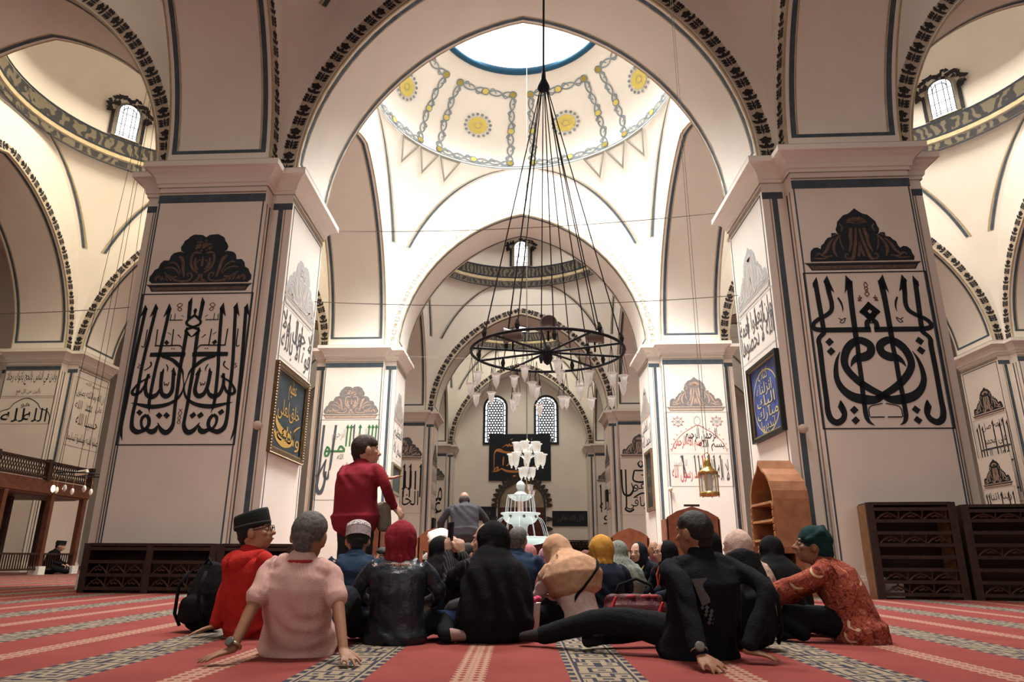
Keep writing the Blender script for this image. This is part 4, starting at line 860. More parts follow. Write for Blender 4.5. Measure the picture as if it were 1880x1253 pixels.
def crystal(name, label, c, s, tiers, topz):
    o = thing(name, label, 'chandelier', c)
    MB().tube([(0, 0, -.4*s), (0, 0, topz-c[2])], .009, 6).build('rod', mat('pewter', (.13, .125, .10), .7), o)
    MB().lathe([(.001, .62*s), (.03*s, .6*s), (.04*s, .5*s), (.015*s, .4*s), (.03*s, .1*s), (.05*s, 0), (.02*s, -.2*s), (.05*s, -.3*s), (.001, -.4*s)], n=10).build('stem', BRASS, o, True)
    fg = mat('white_glass', (.86, .86, .84), .2, spec=.6)
    for r, z, n, cs in tiers:
        for k in range(n):
            a = k*2*PI/n+z; x, y = r*s*math.cos(a), r*s*math.sin(a)
            ar = MB().tube([(0, 0, z*s-.02), (x*.5, y*.5, z*s+.16*s), (x*.9, y*.9, z*s+.14*s), (x, y, z*s+.05*s)], .008*s, 5).build('arm', fg, o, True)
            cu = MB().lathe(cup_profile(cs*s), n=10).build('glass_cup', fg, ar, True); cu.location = (x, y, z*s)
crystal('crystal_chandelier', 'white glass crystal chandelier hanging before the black board', (.21, 19, 3.0), 1.0, ((.30, .32, 6, 1.5), (.42, .02, 8, 1.5), (.16, -.32, 4, 1.3)), 19.4)
crystal('crystal_chandelier', 'smaller white crystal chandelier just above the fountain top', (.31, 30, 3.15), .9, ((.22, .2, 5, 1.3), (.32, -.06, 6, 1.3)), 18.6)
def lantern():
    o = thing('lantern', 'brass lantern hanging on two thin wires before the red script', 'lantern', (2.40, 9.0, 1.44))
    MB().lathe([(.001, .30), (.035, .29), (.04, .25), (.05, .22), (.05, .19), (.075, .16), (.115, .13), (.125, .11), (.115, .10)], n=20).build('cap', BRASS, o, True)
    MB().lathe([(.115, -.13), (.125, -.13), (.125, -.17), (.10, -.18), (.001, -.18)], n=20).build('base', BRASS, o, True)
    for k in range(6): a = k*PI/3; MB().tube([(.118*math.cos(a), .118*math.sin(a), -.19), (.118*math.cos(a), .118*math.sin(a), .11)], .007, 6).build('post', BRASS, o)
    MB().lathe([(.106, -.13), (.106, .10)], n=20).build('glass', mat('lantern_glass', (.80, .78, .66), .1, alpha=.35), o, True)
    MB().lathe([(.05, -.1), (.055, .02), (.03, .08)], n=12).build('inner_cup', mat('frosted_glass', (.8, .79, .76), .4), o, True)
    MB().tube([(.03*math.cos(a*PI/8), 0, .33+.04*math.sin(a*PI/8)) for a in range(16)], .006, 5, closed=True).build('ring', BRASS, o)
    for s in (-1, 1): MB().tube([(s*.02, 0, .36), (s*.012, 0, 10.5)], .004, 4).build('wire', mat('thin_wire', (.20, .18, .15), .6), o)
lantern()
def small_ring():
    c = Vector((-8.75, 14, 2.05)); o = thing('hanging_lamp_ring', 'small iron lamp ring with two glowing bulbs, in front of the balcony', 'lamp', c)
    MB().tube([(.42*math.cos(a*PI/12), .42*math.sin(a*PI/12), 0) for a in range(24)], .014, 6, closed=True).build('ring', IRON, o, True)
    for k in range(4): a = k*PI/2+.4; MB().tube([(.42*math.cos(a), .42*math.sin(a), 0), (.0, 0, 12.6)], .005, 4).build('wire', IRON, o)
    for k in range(8):
        a = k*PI/4; x, y = .42*math.cos(a), .42*math.sin(a); lit = k in (0, 5)
        ch = MB().tube([(x, y, 0), (x*1.04, y*1.04, -.14), (x*1.02, y*1.02, -.24)], .005, 4).build('lamp_wire', BRASS, o)
        b = MB().lathe([(.001, .06), (.02, .05), (.032, .02), (.036, -.02), (.022, -.055), (.001, -.075)], n=10).build('bulb', mat('lit_bulb', (1, .9, .7), .3, emit=(1, .78, .45), estr=26) if lit else mat('unlit_bulb', (.75, .74, .70), .3), ch, True); b.location = (x*1.02, y*1.02, -.30)
    MB().tube([(-.1, 0, .02), (.12, 0, .06)], .05, 10).build('floodlight', KN, o)
small_ring()
# thin tension wires across the vaults
WIR = mat('thin_wire', (.2, .18, .15), .6)
for a, b, lab in ((W(-BX/2+TX, 14.0, 7.5), W(BX/2-TX, 13.4, 7.45), 'thin dark wire strung across the near arch above the ropes'), (W(-BX/2+TX, 22.0, 6.9), W(BX/2-TX, 22.0, 6.9), 'thin pale wire strung behind the chandelier ring'), (W(-BX/2+TX, 12.9, 5.4), W(BX/2-TX, 12.9, 5.4), 'thin pale wire strung at the height of the crests'), (W(-BX*1.5+TX, 13, 5.4), W(-BX/2-TX, 12.4, 5.2), 'thin wire strung across the left aisle')):
    p = [Vector(a).lerp(Vector(b), t/16)+Vector((0, 0, -.35*(1-(2*t/16-1)**2)*.4)) for t in range(17)]; tag(MB().tube(p, .008, 4).build('wire', WIR), lab, 'wire')
# ------------------------------------------------------------------ wooden furniture
def fret(m, x0, x1, y, z0, z1, n, seed=0):
    """cut-out arabesque boards of a rack gap: curled bars between two rails"""
    zc = (z0+z1)/2; w_ = (x1-x0)/n; h = (z1-z0)/2
    for i in range(n):
        c = x0+w_*(i+.5)
        for s in (-1, 1):
            m.tube([(c-s*w_*.48, y, z0), (c-s*w_*.30, y, zc-h*.2), (c, y, zc+h*.55), (c+s*w_*.28, y, zc+h*.1), (c+s*w_*.12, y, zc-h*.45), (c-s*w_*.05, y, zc-h*.1)], .013, 5)
        m.tube([(c+w_*.5*.9, y, z0), (c+w_*.5, y, z1)], .012, 5); m.tube([(c, y, zc+h*.5), (c, y, z1)], .012, 5)
def shoe_rack(label, loc, rz, width, h, depth, rails, n_units, fret_gaps, side=WOOD, wood=WOOD):
    o = thing('shoe_rack', label, 'shelf', loc, rz, None)
    u = width/n_units
    for i in range(n_units+1):
        x = i*u; MB().box(x-.05, x+.05, 0, .05, 0, h+.015).build('post', wood, o)
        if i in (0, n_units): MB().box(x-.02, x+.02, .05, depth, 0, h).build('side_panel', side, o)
    for k, z in enumerate(rails): MB().box(0, width, .005, .04, z, z+.045).build('rail', wood, o)
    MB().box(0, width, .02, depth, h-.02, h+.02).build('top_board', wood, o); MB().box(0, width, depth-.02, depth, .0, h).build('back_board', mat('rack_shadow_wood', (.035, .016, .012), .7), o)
    for g in fret_gaps:
        for i in range(n_units):
            m = MB(); fret(m, i*u+.07, (i+1)*u-.07, .03, rails[g]+.045, rails[g+1], 3); m.build('fretwork', mat('fret_wood', (.06, .026, .018), .6), o)
    return o
shoe_rack('low dark shoe rack with carved fretwork, at the foot of the left pier', (-6.22, 10.42, 0), -.03, 1.85, .66, .5, (.04, .22, .40, .58), 2, (0, 1))
shoe_rack('low dark shoe rack behind the man in the red hoodie', (-4.25, 10.35, 0), -.03, 1.0, .66, .5, (.04, .22, .40, .58), 1, (0, 1))
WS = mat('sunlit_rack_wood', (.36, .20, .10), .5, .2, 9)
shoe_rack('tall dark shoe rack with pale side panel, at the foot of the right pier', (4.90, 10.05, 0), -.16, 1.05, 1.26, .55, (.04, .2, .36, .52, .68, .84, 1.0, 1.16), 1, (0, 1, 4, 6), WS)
shoe_rack('tall dark shoe rack at the right edge of the view', (6.09, 9.85, 0), -.22, 2.1, 1.22, .5, (.04, .2, .36, .52, .68, .84, 1.0, 1.13), 2, (0, 3, 6), WOOD)
shoe_rack('brown shoe rack with open rails, in front of the ogee bookcase', (2.95, 9.35, 0), -.05, .62, .64, .35, (.04, .22, .40, .58), 1, (1,), WOODM, WOODM)
def ogee_bookcase():
    o = thing('bookcase', 'tall wooden bookcase with pointed ogee top, against the right pier', 'bookcase', (3.72, 11.0, 0), 0)
    prof = lambda g: [(-.52+g, 0), (-.52+g, 1.36), (-.50+g, 1.48), (-.42+g, 1.62), (-.28+g*.7, 1.74), (-.12, 1.84-g), (0, 1.98-g*1.6), (.12, 1.84-g), (.28-g*.7, 1.74), (.42-g, 1.62), (.50-g, 1.48), (.52-g, 1.36), (.52-g, 0)]
    A, Bq = prof(0), prof(.045); m = MB(); D = .52
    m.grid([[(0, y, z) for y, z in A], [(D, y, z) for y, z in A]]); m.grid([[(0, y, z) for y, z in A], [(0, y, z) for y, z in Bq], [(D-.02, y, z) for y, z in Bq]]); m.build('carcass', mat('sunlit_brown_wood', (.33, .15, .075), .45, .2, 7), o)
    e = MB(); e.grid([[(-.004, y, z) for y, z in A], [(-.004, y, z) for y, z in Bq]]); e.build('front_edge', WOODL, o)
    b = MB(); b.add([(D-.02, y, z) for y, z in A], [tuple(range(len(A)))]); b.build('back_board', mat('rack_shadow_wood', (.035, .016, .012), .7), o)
    for z in (.2, .48, .76, 1.04, 1.30): MB().box(-.01, D-.03, -.47, .47, z, z+.035).build('shelf', WOODL, o)
    for s in (-1, 1):
        m = MB()
        for k in range(12): m.tube([(-.02, s*.49+.02*math.cos(a*PI/4), .15+k*.1+.04*math.sin(a*PI/4)) for a in range(8)], .008, 4, closed=True)
        m.build('carved_edge', WOODL, o)
ogee_bookcase()
def lectern(name, label, loc, w_, h, arches, d=.3, m_=WOODL):
    o = thing(name, label, 'lectern', loc); F = lambda u, v, dd=0: Vector((u, dd, v))
    top = [(-w_/2, h*.86), (-w_*.3, h*.94), (0, h), (w_*.3, h*.94), (w_/2, h*.86)]
    q = MB(); aw = w_/(arches*1.5+.5) if arches else 0
    q.prism([(-w_/2, h*.62 if arches else 0), (w_/2, h*.62 if arches else 0)]+top[::-1], 0, .04, lambda u, v, dd: (u, dd, v)); q.build('front_panel', m_, o)
    if arches:
        for i in range(arches+1): x = -w_/2+i*(w_-.07)/arches; MB().box(x, x+.07, 0, .04, 0, h*.62).build('arch_post', m_, o)
        for i in range(arches):
            x0 = -w_/2+.07+i*(w_-.07)/arches; x1 = -w_/2+(i+1)*(w_-.07)/arches; c, r = (x0+x1)/2, (x1-x0)/2
            a = MB(); A = [(c+r*math.cos(PI*k/10), h*.62-r+r*math.sin(PI*k/10)) for k in range(11)]; a.grid([[(x, .0, z) for x, z in A], [(x, .0, h*.63) for x, z in A]]); a.grid([[(x, .0, z) for x, z in A], [(x, .04, z) for x, z in A]]); a.build('arch_head', m_, o)
    for s in (-1, 1): MB().box(s*w_/2-.02, s*w_/2+.02, .0, d, 0, h*.84).build('side_panel', m_, o)
    MB().box(-w_/2, w_/2, d-.02, d, 0, h*.5).build('back_board', WOOD, o)
    return o
OR_ = mat('orange_wood', (.40, .16, .08), .45, .2, 8)
lectern('reading_desk', 'orange wooden desk with arched openings, left of the fountain', (-1.3, 11.2, 0), .52, .95, 3, .35, OR_)
lectern('reading_desk', 'orange wooden desk with arched openings, behind the navy hijab', (1.86, 12.2, 0), .62, 1.0, 3, .35, OR_)
c_ = lectern('cabinet', 'red-brown wooden cabinet with gabled top, behind the man in the black jacket', (3.42, 14.2, 0), 1.02, 1.50, 0, .5, WOODM)
MB().box(-.15, .15, -.01, .05, 1.5, 1.54).build('carved_finial', WOOD, c_)
lectern('cabinet', 'narrow red-brown wooden stand right behind the standing guide', (-1.98, 9.2, 0), .42, 1.10, 0, .35, WOODM)
def railing(label, loc, w_, h):
    o = thing('railing', label, 'railing', loc)
    for x in (0, w_): MB().box(x-.05, x+.05, 0, .09, 0, h+.03).build('post', WOODM, o)
    for z in (h-.09, .1): MB().box(0, w_, .02, .07, z, z+.07).build('rail', WOODM, o)
    m = MB(); fret(m, .06, w_-.06, .045, .17, h-.09, 3); m.build('fretwork', WOOD, o)
railing('low wooden railing behind the phone photographer, under the white cloth', (-1.10, 9.4, 0), .62, .66); railing('low wooden railing behind the row of women on the right', (1.75, 10.6, 0), 1.1, .68)
cl = MB(); rows = []
for i in range(9):
    u = i/8; rows.append([(-1.18+.42*u+.02*math.sin(j*2.1), 9.35+.18*v_, .86-.16*abs(u-.35)-.22*max(0, .5-v_)*(1+.3*math.sin(u*9))) for j, v_ in enumerate(np.linspace(0, 1, 7))])
cl.grid(rows); o_ = tag(cl.build('cloth', mat('white_cloth', (.82, .82, .80), .9), None, True), 'white cloth heaped on the railing, left of the raised phone', 'cloth'); s_ = o_.modifiers.new('s', 'SOLIDIFY'); s_.thickness = .02
# balcony on the left
BALW = mat('balcony_wood', (.125, .047, .027), .5, .3, 8, .1, 60)
def balcony():
    o = thing('balcony', 'dark wooden prayer balcony on posts, at the left edge', 'balcony', (-13.2, 15.5, 0)); L = 6.2
    MB().box(-2.4, 0, 0, L, 2.12, 2.24).build('floor_deck', BALW, o); MB().box(-.06, .03, 0, L, 2.16, 2.52).build('fascia', BALW, o)
    m = MB(); m.grid([[(x, y, z) for y in (0, L)] for x, z in ((.0, 2.30), (-.15, 2.16), (-.4, 2.10), (-1.2, 2.08))]); m.build('soffit', BALW, o)
    for z in (2.55, 2.98): MB().box(-.05, .05, 0, L, z, z+.06).build('rail', WOOD, o)
    m = MB()
    for i in range(60):
        y = .06+i*L/60
        for s in (-1, 1): m.tube([(0, y-s*.04, 2.61), (0, y+s*.045, 2.80), (0, y-s*.04, 2.98)], .013, 4)
    m.build('baluster_screen', WOOD, o)
    for y in (0, 2.05, 4.1, 6.15): MB().box(-.07, .07, y-.06, y+.06, 2.5, 3.08).build('newel', WOOD, o)
    for y in (2.6, 4.5, 6.0):
        p = MB().box(-.10, .04, y-.07, y+.07, .22, 2.14).build('post', BALW, o); MB().box(-.17, .11, y-.14, y+.14, 0, .22).build('stone_base', PL, p)
        p = MB().box(-1.25, -1.12, y-.07, y+.07, .0, 2.14).build('rear_post', WOOD, o)
    for z in (.12, .52): MB().box(-.03, .03, 2.6, 6.0, z, z+.05).build('low_rail', WOOD, o)
    m = MB()
    for i in range(34): m.tube([(0, 2.66+i*.1, .16), (0, 2.66+i*.1, .54)], .016, 4)
    m.build('low_baluster_screen', WOOD, o)
balcony()
# ------------------------------------------------------------------ people
def ell(mb, c, r, M=None, n=14, k=9):
    c = Vector(c); rows = []
    for i in range(k+1):
        t = -PI/2+PI*i/k; t = max(-PI/2+.02, min(PI/2-.02, t)); row = []
        for j in range(n):
            a = 2*PI*j/n; v = Vector((r[0]*math.cos(t)*math.cos(a), r[1]*math.cos(t)*math.sin(a), r[2]*math.sin(t)))
            row.append(c+(M @ v if M else v))
        rows.append(row)
    o = len(mb.v); mb.grid(rows, True); mb.f.append(tuple(range(o, o+n))[::-1]); e = o+n*k; mb.f.append(tuple(range(e, e+n)))
def chain(mb, pts, rad, n=12, ref=(1, 0, 0)):
    """tapered limb with rounded ends; a radius may be (side, depth)"""
    P = [Vector(p) for p in pts]; R = [(r, r) if isinstance(r, (int, float)) else r for r in rad]
    t0 = (P[1]-P[0]).normalized(); t1 = (P[-1]-P[-2]).normalized()
    P2 = [P[0]-t0*min(R[0])*.95, P[0]-t0*min(R[0])*.6]+P+[P[-1]+t1*min(R[-1])*.6, P[-1]+t1*min(R[-1])*.95]
    R2 = [tuple(x*.25 for x in R[0]), tuple(x*.8 for x in R[0])]+R+[tuple(x*.8 for x in R[-1]), tuple(x*.25 for x in R[-1])]
    rows = []; ref = Vector(ref)
    for i, p in enumerate(P2):
        t = (P2[min(i+1, len(P2)-1)]-P2[max(i-1, 0)]).normalized(); x = ref-t*ref.dot(t)
        x = x.normalized() if x.length > .05 else t.orthogonal().normalized(); y = t.cross(x)
        rows.append([p+x*R2[i][0]*math.cos(2*PI*j/n)+y*R2[i][1]*math.sin(2*PI*j/n) for j in range(n)])
    o = len(mb.v); mb.grid(rows, True); mb.f.append(tuple(range(o, o+n))[::-1]); e = o+n*(len(rows)-1); mb.f.append(tuple(range(e, e+n)))
def smoothpts(pts, rad, k=3):
    R = [(r, r) if isinstance(r, (int, float)) else r for r in rad]
    Q = spline([(*p, *r) for p, r in zip(pts, R)], k); return [tuple(q[:3]) for q in Q], [tuple(q[3:]) for q in Q]
_clouds = {}
def skin_over(mb, name, m, parent, vox, it=3, wr=0., wsc=.12):
    """one continuous smooth surface over the collected shapes"""
    o = mb.build(name, m, None, True)
    r = o.modifiers.new('r', 'REMESH'); r.mode = 'VOXEL'; r.voxel_size = vox
    s = o.modifiers.new('s', 'SMOOTH'); s.factor = .5; s.iterations = it
    if wr:
        t = _clouds.get(wsc)
        if not t: t = _clouds[wsc] = bpy.data.textures.new('folds', 'CLOUDS'); t.noise_scale = wsc; t.noise_depth = 2
        d = o.modifiers.new('d', 'DISPLACE'); d.texture = t; d.strength = wr; d.mid_level = .5
        s2 = o.modifiers.new('s2', 'SMOOTH'); s2.factor = .4; s2.iterations = 1
    me = bpy.data.meshes.new_from_object(o.evaluated_get(bpy.context.evaluated_depsgraph_get()))
    o.modifiers.clear(); old = o.data; o.data = me; bpy.data.meshes.remove(old); me.name = name
    me.polygons.foreach_set('use_smooth', [True]*len(me.polygons))
    o.parent = parent
    return o
def getco(o): a = np.empty(len(o.data.vertices)*3); o.data.vertices.foreach_get('co', a); return a.reshape(-1, 3)
def setco(o, a): o.data.vertices.foreach_set('co', np.ascontiguousarray(a).ravel()); o.data.update()
def wob(P, s): return (np.sin(P[:, 0]*7.1+P[:, 1]*4.3+s)+np.sin(P[:, 1]*8.7-P[:, 2]*5.9+s*2.1)+np.sin(P[:, 2]*7.9+P[:, 0]*5.3-s))/2.2
def fabric(name, base, rough=.9, var=.12, vs=14, bump=.25, bs=90): return mat('cloth_'+name, base, rough, var, vs, bump, bs, spec=.15)
SKIN = mat('skin', (.36, .19, .12), .55, .06, 20); SKINL = mat('skin_light', (.50, .30, .22), .55, .06, 20); SKIND = mat('skin_tan', (.25, .125, .075), .55, .06, 20)
HAIRB = mat('black_hair', (.010, .009, .009), .45, .4, 90, .5, 200); HAIRG = mat('grey_hair', (.085, .08, .078), .6, .5, 60, .4, 200); HAIRBR = mat('brown_hair', (.035, .022, .015), .5, .4, 80, .5, 200)
EYEW = mat('eye_white', (.7, .68, .64), .3); EYED = mat('eye_dark', (.01, .008, .007), .2); LIP = mat('lips', (.28, .10, .085), .5)
def hand(mb, w_, d, nrm, side, curl=.12, spread=.16, s=1., thumb=.7):
    """palm, five bent fingers; d along the fingers, nrm out of the back of the hand, side +1: thumb towards d x nrm"""
    w_, d, nrm = Vector(w_), Vector(d).normalized(), Vector(nrm); nrm = (nrm-d*nrm.dot(d)).normalized(); lat = d.cross(nrm)*side
    chain(mb, [w_-d*.01*s, w_+d*.035*s, w_+d*.075*s], [(.026*s, .019*s), (.037*s, .015*s), (.039*s, .012*s)], 10, lat)
    for i, (o, L) in enumerate(((.029, .072), (.010, .083), (-.010, .077), (-.029, .058))):
        a = spread*(1.5-i)*.75; dd = (d*math.cos(a)+lat*math.sin(a)).normalized(); p = w_+d*.076*s+lat*o*s; pts = [p-dd*.02*s, p]; ang = 0
        for j, fr in enumerate((.45, .32, .23)):
            ang += curl*(1, 1.3, .9)[j]; v = dd*math.cos(ang)-nrm*math.sin(ang); p = p+v*L*fr*s; pts.append(p)
        chain(mb, pts, [.0095*s, .0095*s, .009*s, .0083*s, .0072*s], 8, lat)
    p = w_+d*.02*s+lat*.026*s; v = (d*math.cos(thumb)+lat*math.sin(thumb)-nrm*.15).normalized(); v2 = (d*math.cos(thumb*.5)+lat*math.sin(thumb*.5)-nrm*.2).normalized()
    chain(mb, [p, p+v*.035*s, p+v*.035*s+v2*.028*s, p+v*.035*s+v2*.05*s], [.014*s, .012*s, .0105*s, .008*s], 8, nrm)
def person(label, loc, rz, s=1., lean=0., side=0., twist=0., hy=0., hp=0., hr=0., hs=1.0, skin=SKIN, top=None, bottom=None, sleeve='long', head='hair', hc=None, arms=None, legs='cross', girth=1., vox=.011, fold=.012,
           hands=True, feet=SKIN, long_top=False, glasses=False, eyes=False, lower_drape=.16, extra=None, sh_w=1.0, nape=True, tl=.80, pleat=None, cape=1.0):
    """seated by default; angles in degrees; arms: {'L':(elbow, wrist, fingers, back-of-hand, curl)} in metres in the person's own frame"""
    root = thing('person', label, 'person', (*loc[:2], loc[2] if len(loc) > 2 else 0), math.radians(rz)); root.scale = (s, s, s)
    stand = legs == 'stand'; pz = .92 if stand else .115
    Mt = Matrix.Translation((0, 0, pz)) @ Matrix.Rotation(math.radians(-twist), 4, 'Z') @ Matrix.Rotation(math.radians(side), 4, 'Y') @ Matrix.Rotation(math.radians(-lean), 4, 'X')
    T = lambda a, b, c: Mt @ Vector((a, b, c*tl))
    bow = lambda c: .035*math.sin(max(0, min(1, c/.5))*PI)*(-1)      # rounded back
    neck0, neck1 = T(0, bow(.45)+.0, .50), T(0, .025, .575)
    Mh = Matrix.Translation(neck1) @ Matrix.Rotation(math.radians(hy), 4, 'Z') @ Matrix.Rotation(math.radians(hr), 4, 'Y') @ Matrix.Rotation(math.radians(-hp), 4, 'X')
    H = lambda a, b, c: Mh @ Vector((a*hs, (b+.02)*hs, (c+.075)*hs)); Rh = Mh.to_3x3()
    sh = {'L': T(-.180*sh_w, 0, .44), 'R': T(.180*sh_w, 0, .44)}
    defarm = {'L': ((-.28, .10, .30), (-.16, .30, .22), (.4, .8, -.3), (-.2, .1, 1), .5), 'R': ((.28, .10, .30), (.16, .30, .22), (-.4, .8, -.3), (.2, .1, 1), .5)}
    if stand: defarm = {'L': ((-.26, -.02, 1.14), (-.25, .08, .92), (0, .1, -1), (-1, 0, 0), .35), 'R': ((.26, -.02, 1.14), (.25, .08, .92), (0, .1, -1), (1, 0, 0), .35)}
    A = {k: (arms or {}).get(k) or defarm[k] for k in 'LR'}
    b = MB(); G = girth
    TS = [(-.02, .165*G, .125*G), (.10, .150*G, .115*G), (.24, .152*G, .110*G), (.36, .182*sh_w, .112*G), (.44, .172*sh_w, .098), (.49, .105, .075), (.53, .062, .062)]
    tp = [T(0, bow(c), c) for c, _, _ in TS]; X = Mt.to_3x3() @ Vector((1, 0, 0))
    chain(b, tp, [(x-.012, y-.012) for _, x, y in TS], 16, X)
    chain(b, [neck0, neck1, H(0, -.005, -.05)], [.060, .055, .054*hs])
    # head with face
    ell(b, H(0, -.008, .012), (.076*hs, .097*hs, .108*hs), Rh, 18, 12); ell(b, H(0, .022, -.045), (.060*hs, .072*hs, .070*hs), Rh); ell(b, H(0, .052, -.085), (.032*hs, .028*hs, .024*hs), Rh)
    chain(b, [H(0, .086, .022), H(0, .098, -.005), H(0, .112, -.025)], [.009*hs, .011*hs, .015*hs], 8, Rh @ Vector((1, 0, 0)))
    for e in (-1, 1):
        ell(b, H(e*.016, .098, -.028), (.010*hs, .010*hs, .008*hs), Rh, 8, 5); ell(b, H(e*.03, .080, .030), (.024*hs, .012*hs, .008*hs), Rh, 8, 5); ell(b, H(e*.045, .062, -.018), (.022*hs, .02*hs, .018*hs), Rh, 8, 6)
        ell(b, H(e*.079, -.008, -.006), (.012*hs, .022*hs, .034*hs), Rh, 8, 6)
    ell(b, H(0, .092, -.054), (.022*hs, .011*hs, .007*hs), Rh, 8, 5); ell(b, H(0, .089, -.067), (.019*hs, .011*hs, .008*hs), Rh, 8, 5)
    for k in 'LR':
        e, w_, fd, bn, cu = A[k][:5]; chain(b, *smoothpts([sh[k], e, w_], [.046, .037, .025], 4)); ee = Vector(e); ww = Vector(w_)
        if hands: hand(b, ww+(ww-ee).normalized()*.012, fd, bn, (1 if k == 'R' else -1)*(-1), cu, *(A[k][5:] if len(A[k]) > 5 else ()))
    # legs
    if legs == 'cross': L = {'L': [(-.09, .03, .10), (-.33, .27, .11), (.06, .36, .06), (.16, .34, .04)], 'R': [(.09, .03, .10), (.33, .27, .11), (-.04, .40, .05), (-.16, .40, .035)]}
    elif stand: L = {'L': [(-.09, 0, .90), (-.10, .02, .48), (-.10, -.02, .08), (-.11, .13, .035)], 'R': [(.09, 0, .90), (.10, .02, .48), (.10, -.02, .08), (.11, .13, .035)]}
    else: L = legs
    for k in 'LR':
        h_, kn, an, ft = L[k]; chain(b, *smoothpts([h_, kn, an], [.075, .052, .036], 4)); chain(b, [an, Vector(an).lerp(Vector(ft), .5), ft], [(.038, .036), (.042, .03), (.036, .02)])
    body = skin_over(b, 'body', skin, root, vox, 2)
    # trousers / skirt
    if bottom:
        c = MB(); chain(c, [T(0, 0, -.04), T(0, 0, .08)], [(.165*G, .135*G), (.16*G, .13*G)], 14, X)
        for k in 'LR': chain(c, *smoothpts(L[k][:3], [.098, .075, .055], 4))
        skin_over(c, 'trousers', bottom, root, vox*1.15, 4, fold)
    if feet is not SKIN and feet:
        for k in 'LR': c = MB(); an, ft = Vector(L[k][2]), Vector(L[k][3]); chain(c, [an, an.lerp(ft, .5), ft], [(.047, .045), (.049, .037), (.043, .027)]); skin_over(c, 'sock', feet, root, .009, 2)
    # top with sleeves
    c = MB(); off = .016; lo = [(-.10 if long_top else -.05, .185*G, .15*G)]+[(z, x+.008, y+.008) for z, x, y in TS[:-1]]+[(.515, .075, .070)]
    chain(c, [T(0, bow(z), z) for z, _, _ in lo], [(x+off*.5, y+off*.5) for _, x, y in lo], 18, X)
    for k in 'LR':
        e, w_ = Vector(A[k][0]), Vector(A[k][1])
        if sleeve == 'long': chain(c, *smoothpts([T(*(.10*(-1 if k == 'L' else 1), 0, .45)), sh[k], e, e.lerp(w_, .96)], [.082, .060, .053, .044], 4))
        elif sleeve == 'half': chain(c, *smoothpts([T(*(.10*(-1 if k == 'L' else 1), 0, .45)), sh[k], e, e.lerp(w_, .25)], [.085, .068, .064, .066], 4))
        else: chain(c, *smoothpts([T(*(.10*(-1 if k == 'L' else 1), 0, .45)), sh[k], sh[k].lerp(e, .45), sh[k].lerp(e, .97)], [.082, .060, .056, .062], 3))
    sht = skin_over(c, 'shirt', top, root, vox*1.1, 4, fold)
    if head != 'hijab' and nape:
        cm = top; c = MB(); chain(c, [neck0+(neck1-neck0)*-.10, neck0+(neck1-neck0)*.22], [.078, .069], 14); skin_over(c, 'collar', cm, root, vox*.8, 1)
        if isinstance(hc, tuple) and hc[1] is REDC:
            MB().tube([neck0+(neck1-neck0)*.30+Vector((.071*math.cos(t*PI/10), .071*math.sin(t*PI/10), .006*math.sin(t*PI/10))) for t in range(20)], .011, 7, closed=True).build('neck_band', REDC, root, True)
    hcol = hc[0] if isinstance(hc, tuple) else hc
    if head in ('hair', 'songkok', 'cap', 'balding'):
        c = MB()
        if head == 'balding': ell(c, H(0, -.034, -.012), (.082*hs, .082*hs, .078*hs), Rh, 18, 12)
        else:
            ell(c, H(0, -.024, .026), (.083*hs, .089*hs, .094*hs), Rh, 18, 12); ell(c, H(0, -.004, .052), (.079*hs, .098*hs, .074*hs), Rh, 18, 12)
        chain(c, [H(0, -.050, -.02), H(0, -.052, -.045)], [.064*hs, .050*hs])
        skin_over(c, 'hair', hcol or HAIRB, root, .007 if vox < .012 else .01, 2, .006, .02)
    if head == 'songkok':
        c = MB(); rows = []
        for r, z in ((1, .035), (1.02, .045), (.97, .115), (.93, .13), (.7, .128), (.02, .12)): rows.append([H(.088*r*math.cos(t*PI/14), -.012+.112*r*math.sin(t*PI/14), z+(.012*math.sin(t*PI/14) if z > .1 else -.0)) for t in range(28)])
        c.grid(rows, True); c.build('songkok_cap', mat('black_velvet', (.010, .014, .013), .85, .3, 40), root, True)
        c = MB(); c.grid([[H(.0885*r*math.cos(t*PI/14), -.012+.1135*r*math.sin(t*PI/14), z) for t in range(28)] for r, z in ((1.016, .05), (1.01, .058))], True); c.build('cap_trim', mat('dull_silver_trim', (.06, .065, .06), .5), root, True)
    if head == 'cap':
        capm = mat('embroidered_cap', (.42, .38, .40), .9); nt = capm.node_tree
        if not nt.nodes.get('V'):
            v = nt.nodes.new('ShaderNodeTexVoronoi'); v.name = 'V'; v.feature = 'DISTANCE_TO_EDGE'; v.inputs['Scale'].default_value = 55; nt.links.new(nt.nodes['Texture Coordinate'].outputs['Object'], v.inputs['Vector'])
            r = nt.nodes.new('ShaderNodeValToRGB'); r.color_ramp.elements[0].position = .06; r.color_ramp.elements[0].color = (.58, .54, .55, 1); r.color_ramp.elements[1].position = .16; r.color_ramp.elements[1].color = (.16, .14, .16, 1)
            nt.links.new(v.outputs['Distance'], r.inputs[0]); nt.links.new(r.outputs[0], nt.nodes['Principled BSDF'].inputs['Base Color'])
        c = MB(); c.grid([[H(.089*r*math.cos(t*PI/12), -.016+.106*r*math.sin(t*PI/12), z) for t in range(24)] for r, z in ((1, .02), (1.0, .09))], True); c.build('cap_band', mat('cap_band', (.33, .27, .29), .9, .3, 60), root, True)
        c = MB(); c.grid([[H(.089*r*math.cos(t*PI/12), -.016+.106*r*math.sin(t*PI/12), z) for t in range(24)] for r, z in ((1.01, .088), (.95, .115), (.7, .132), (.02, .138))], True); c.build('cap_crown', capm, root, True)
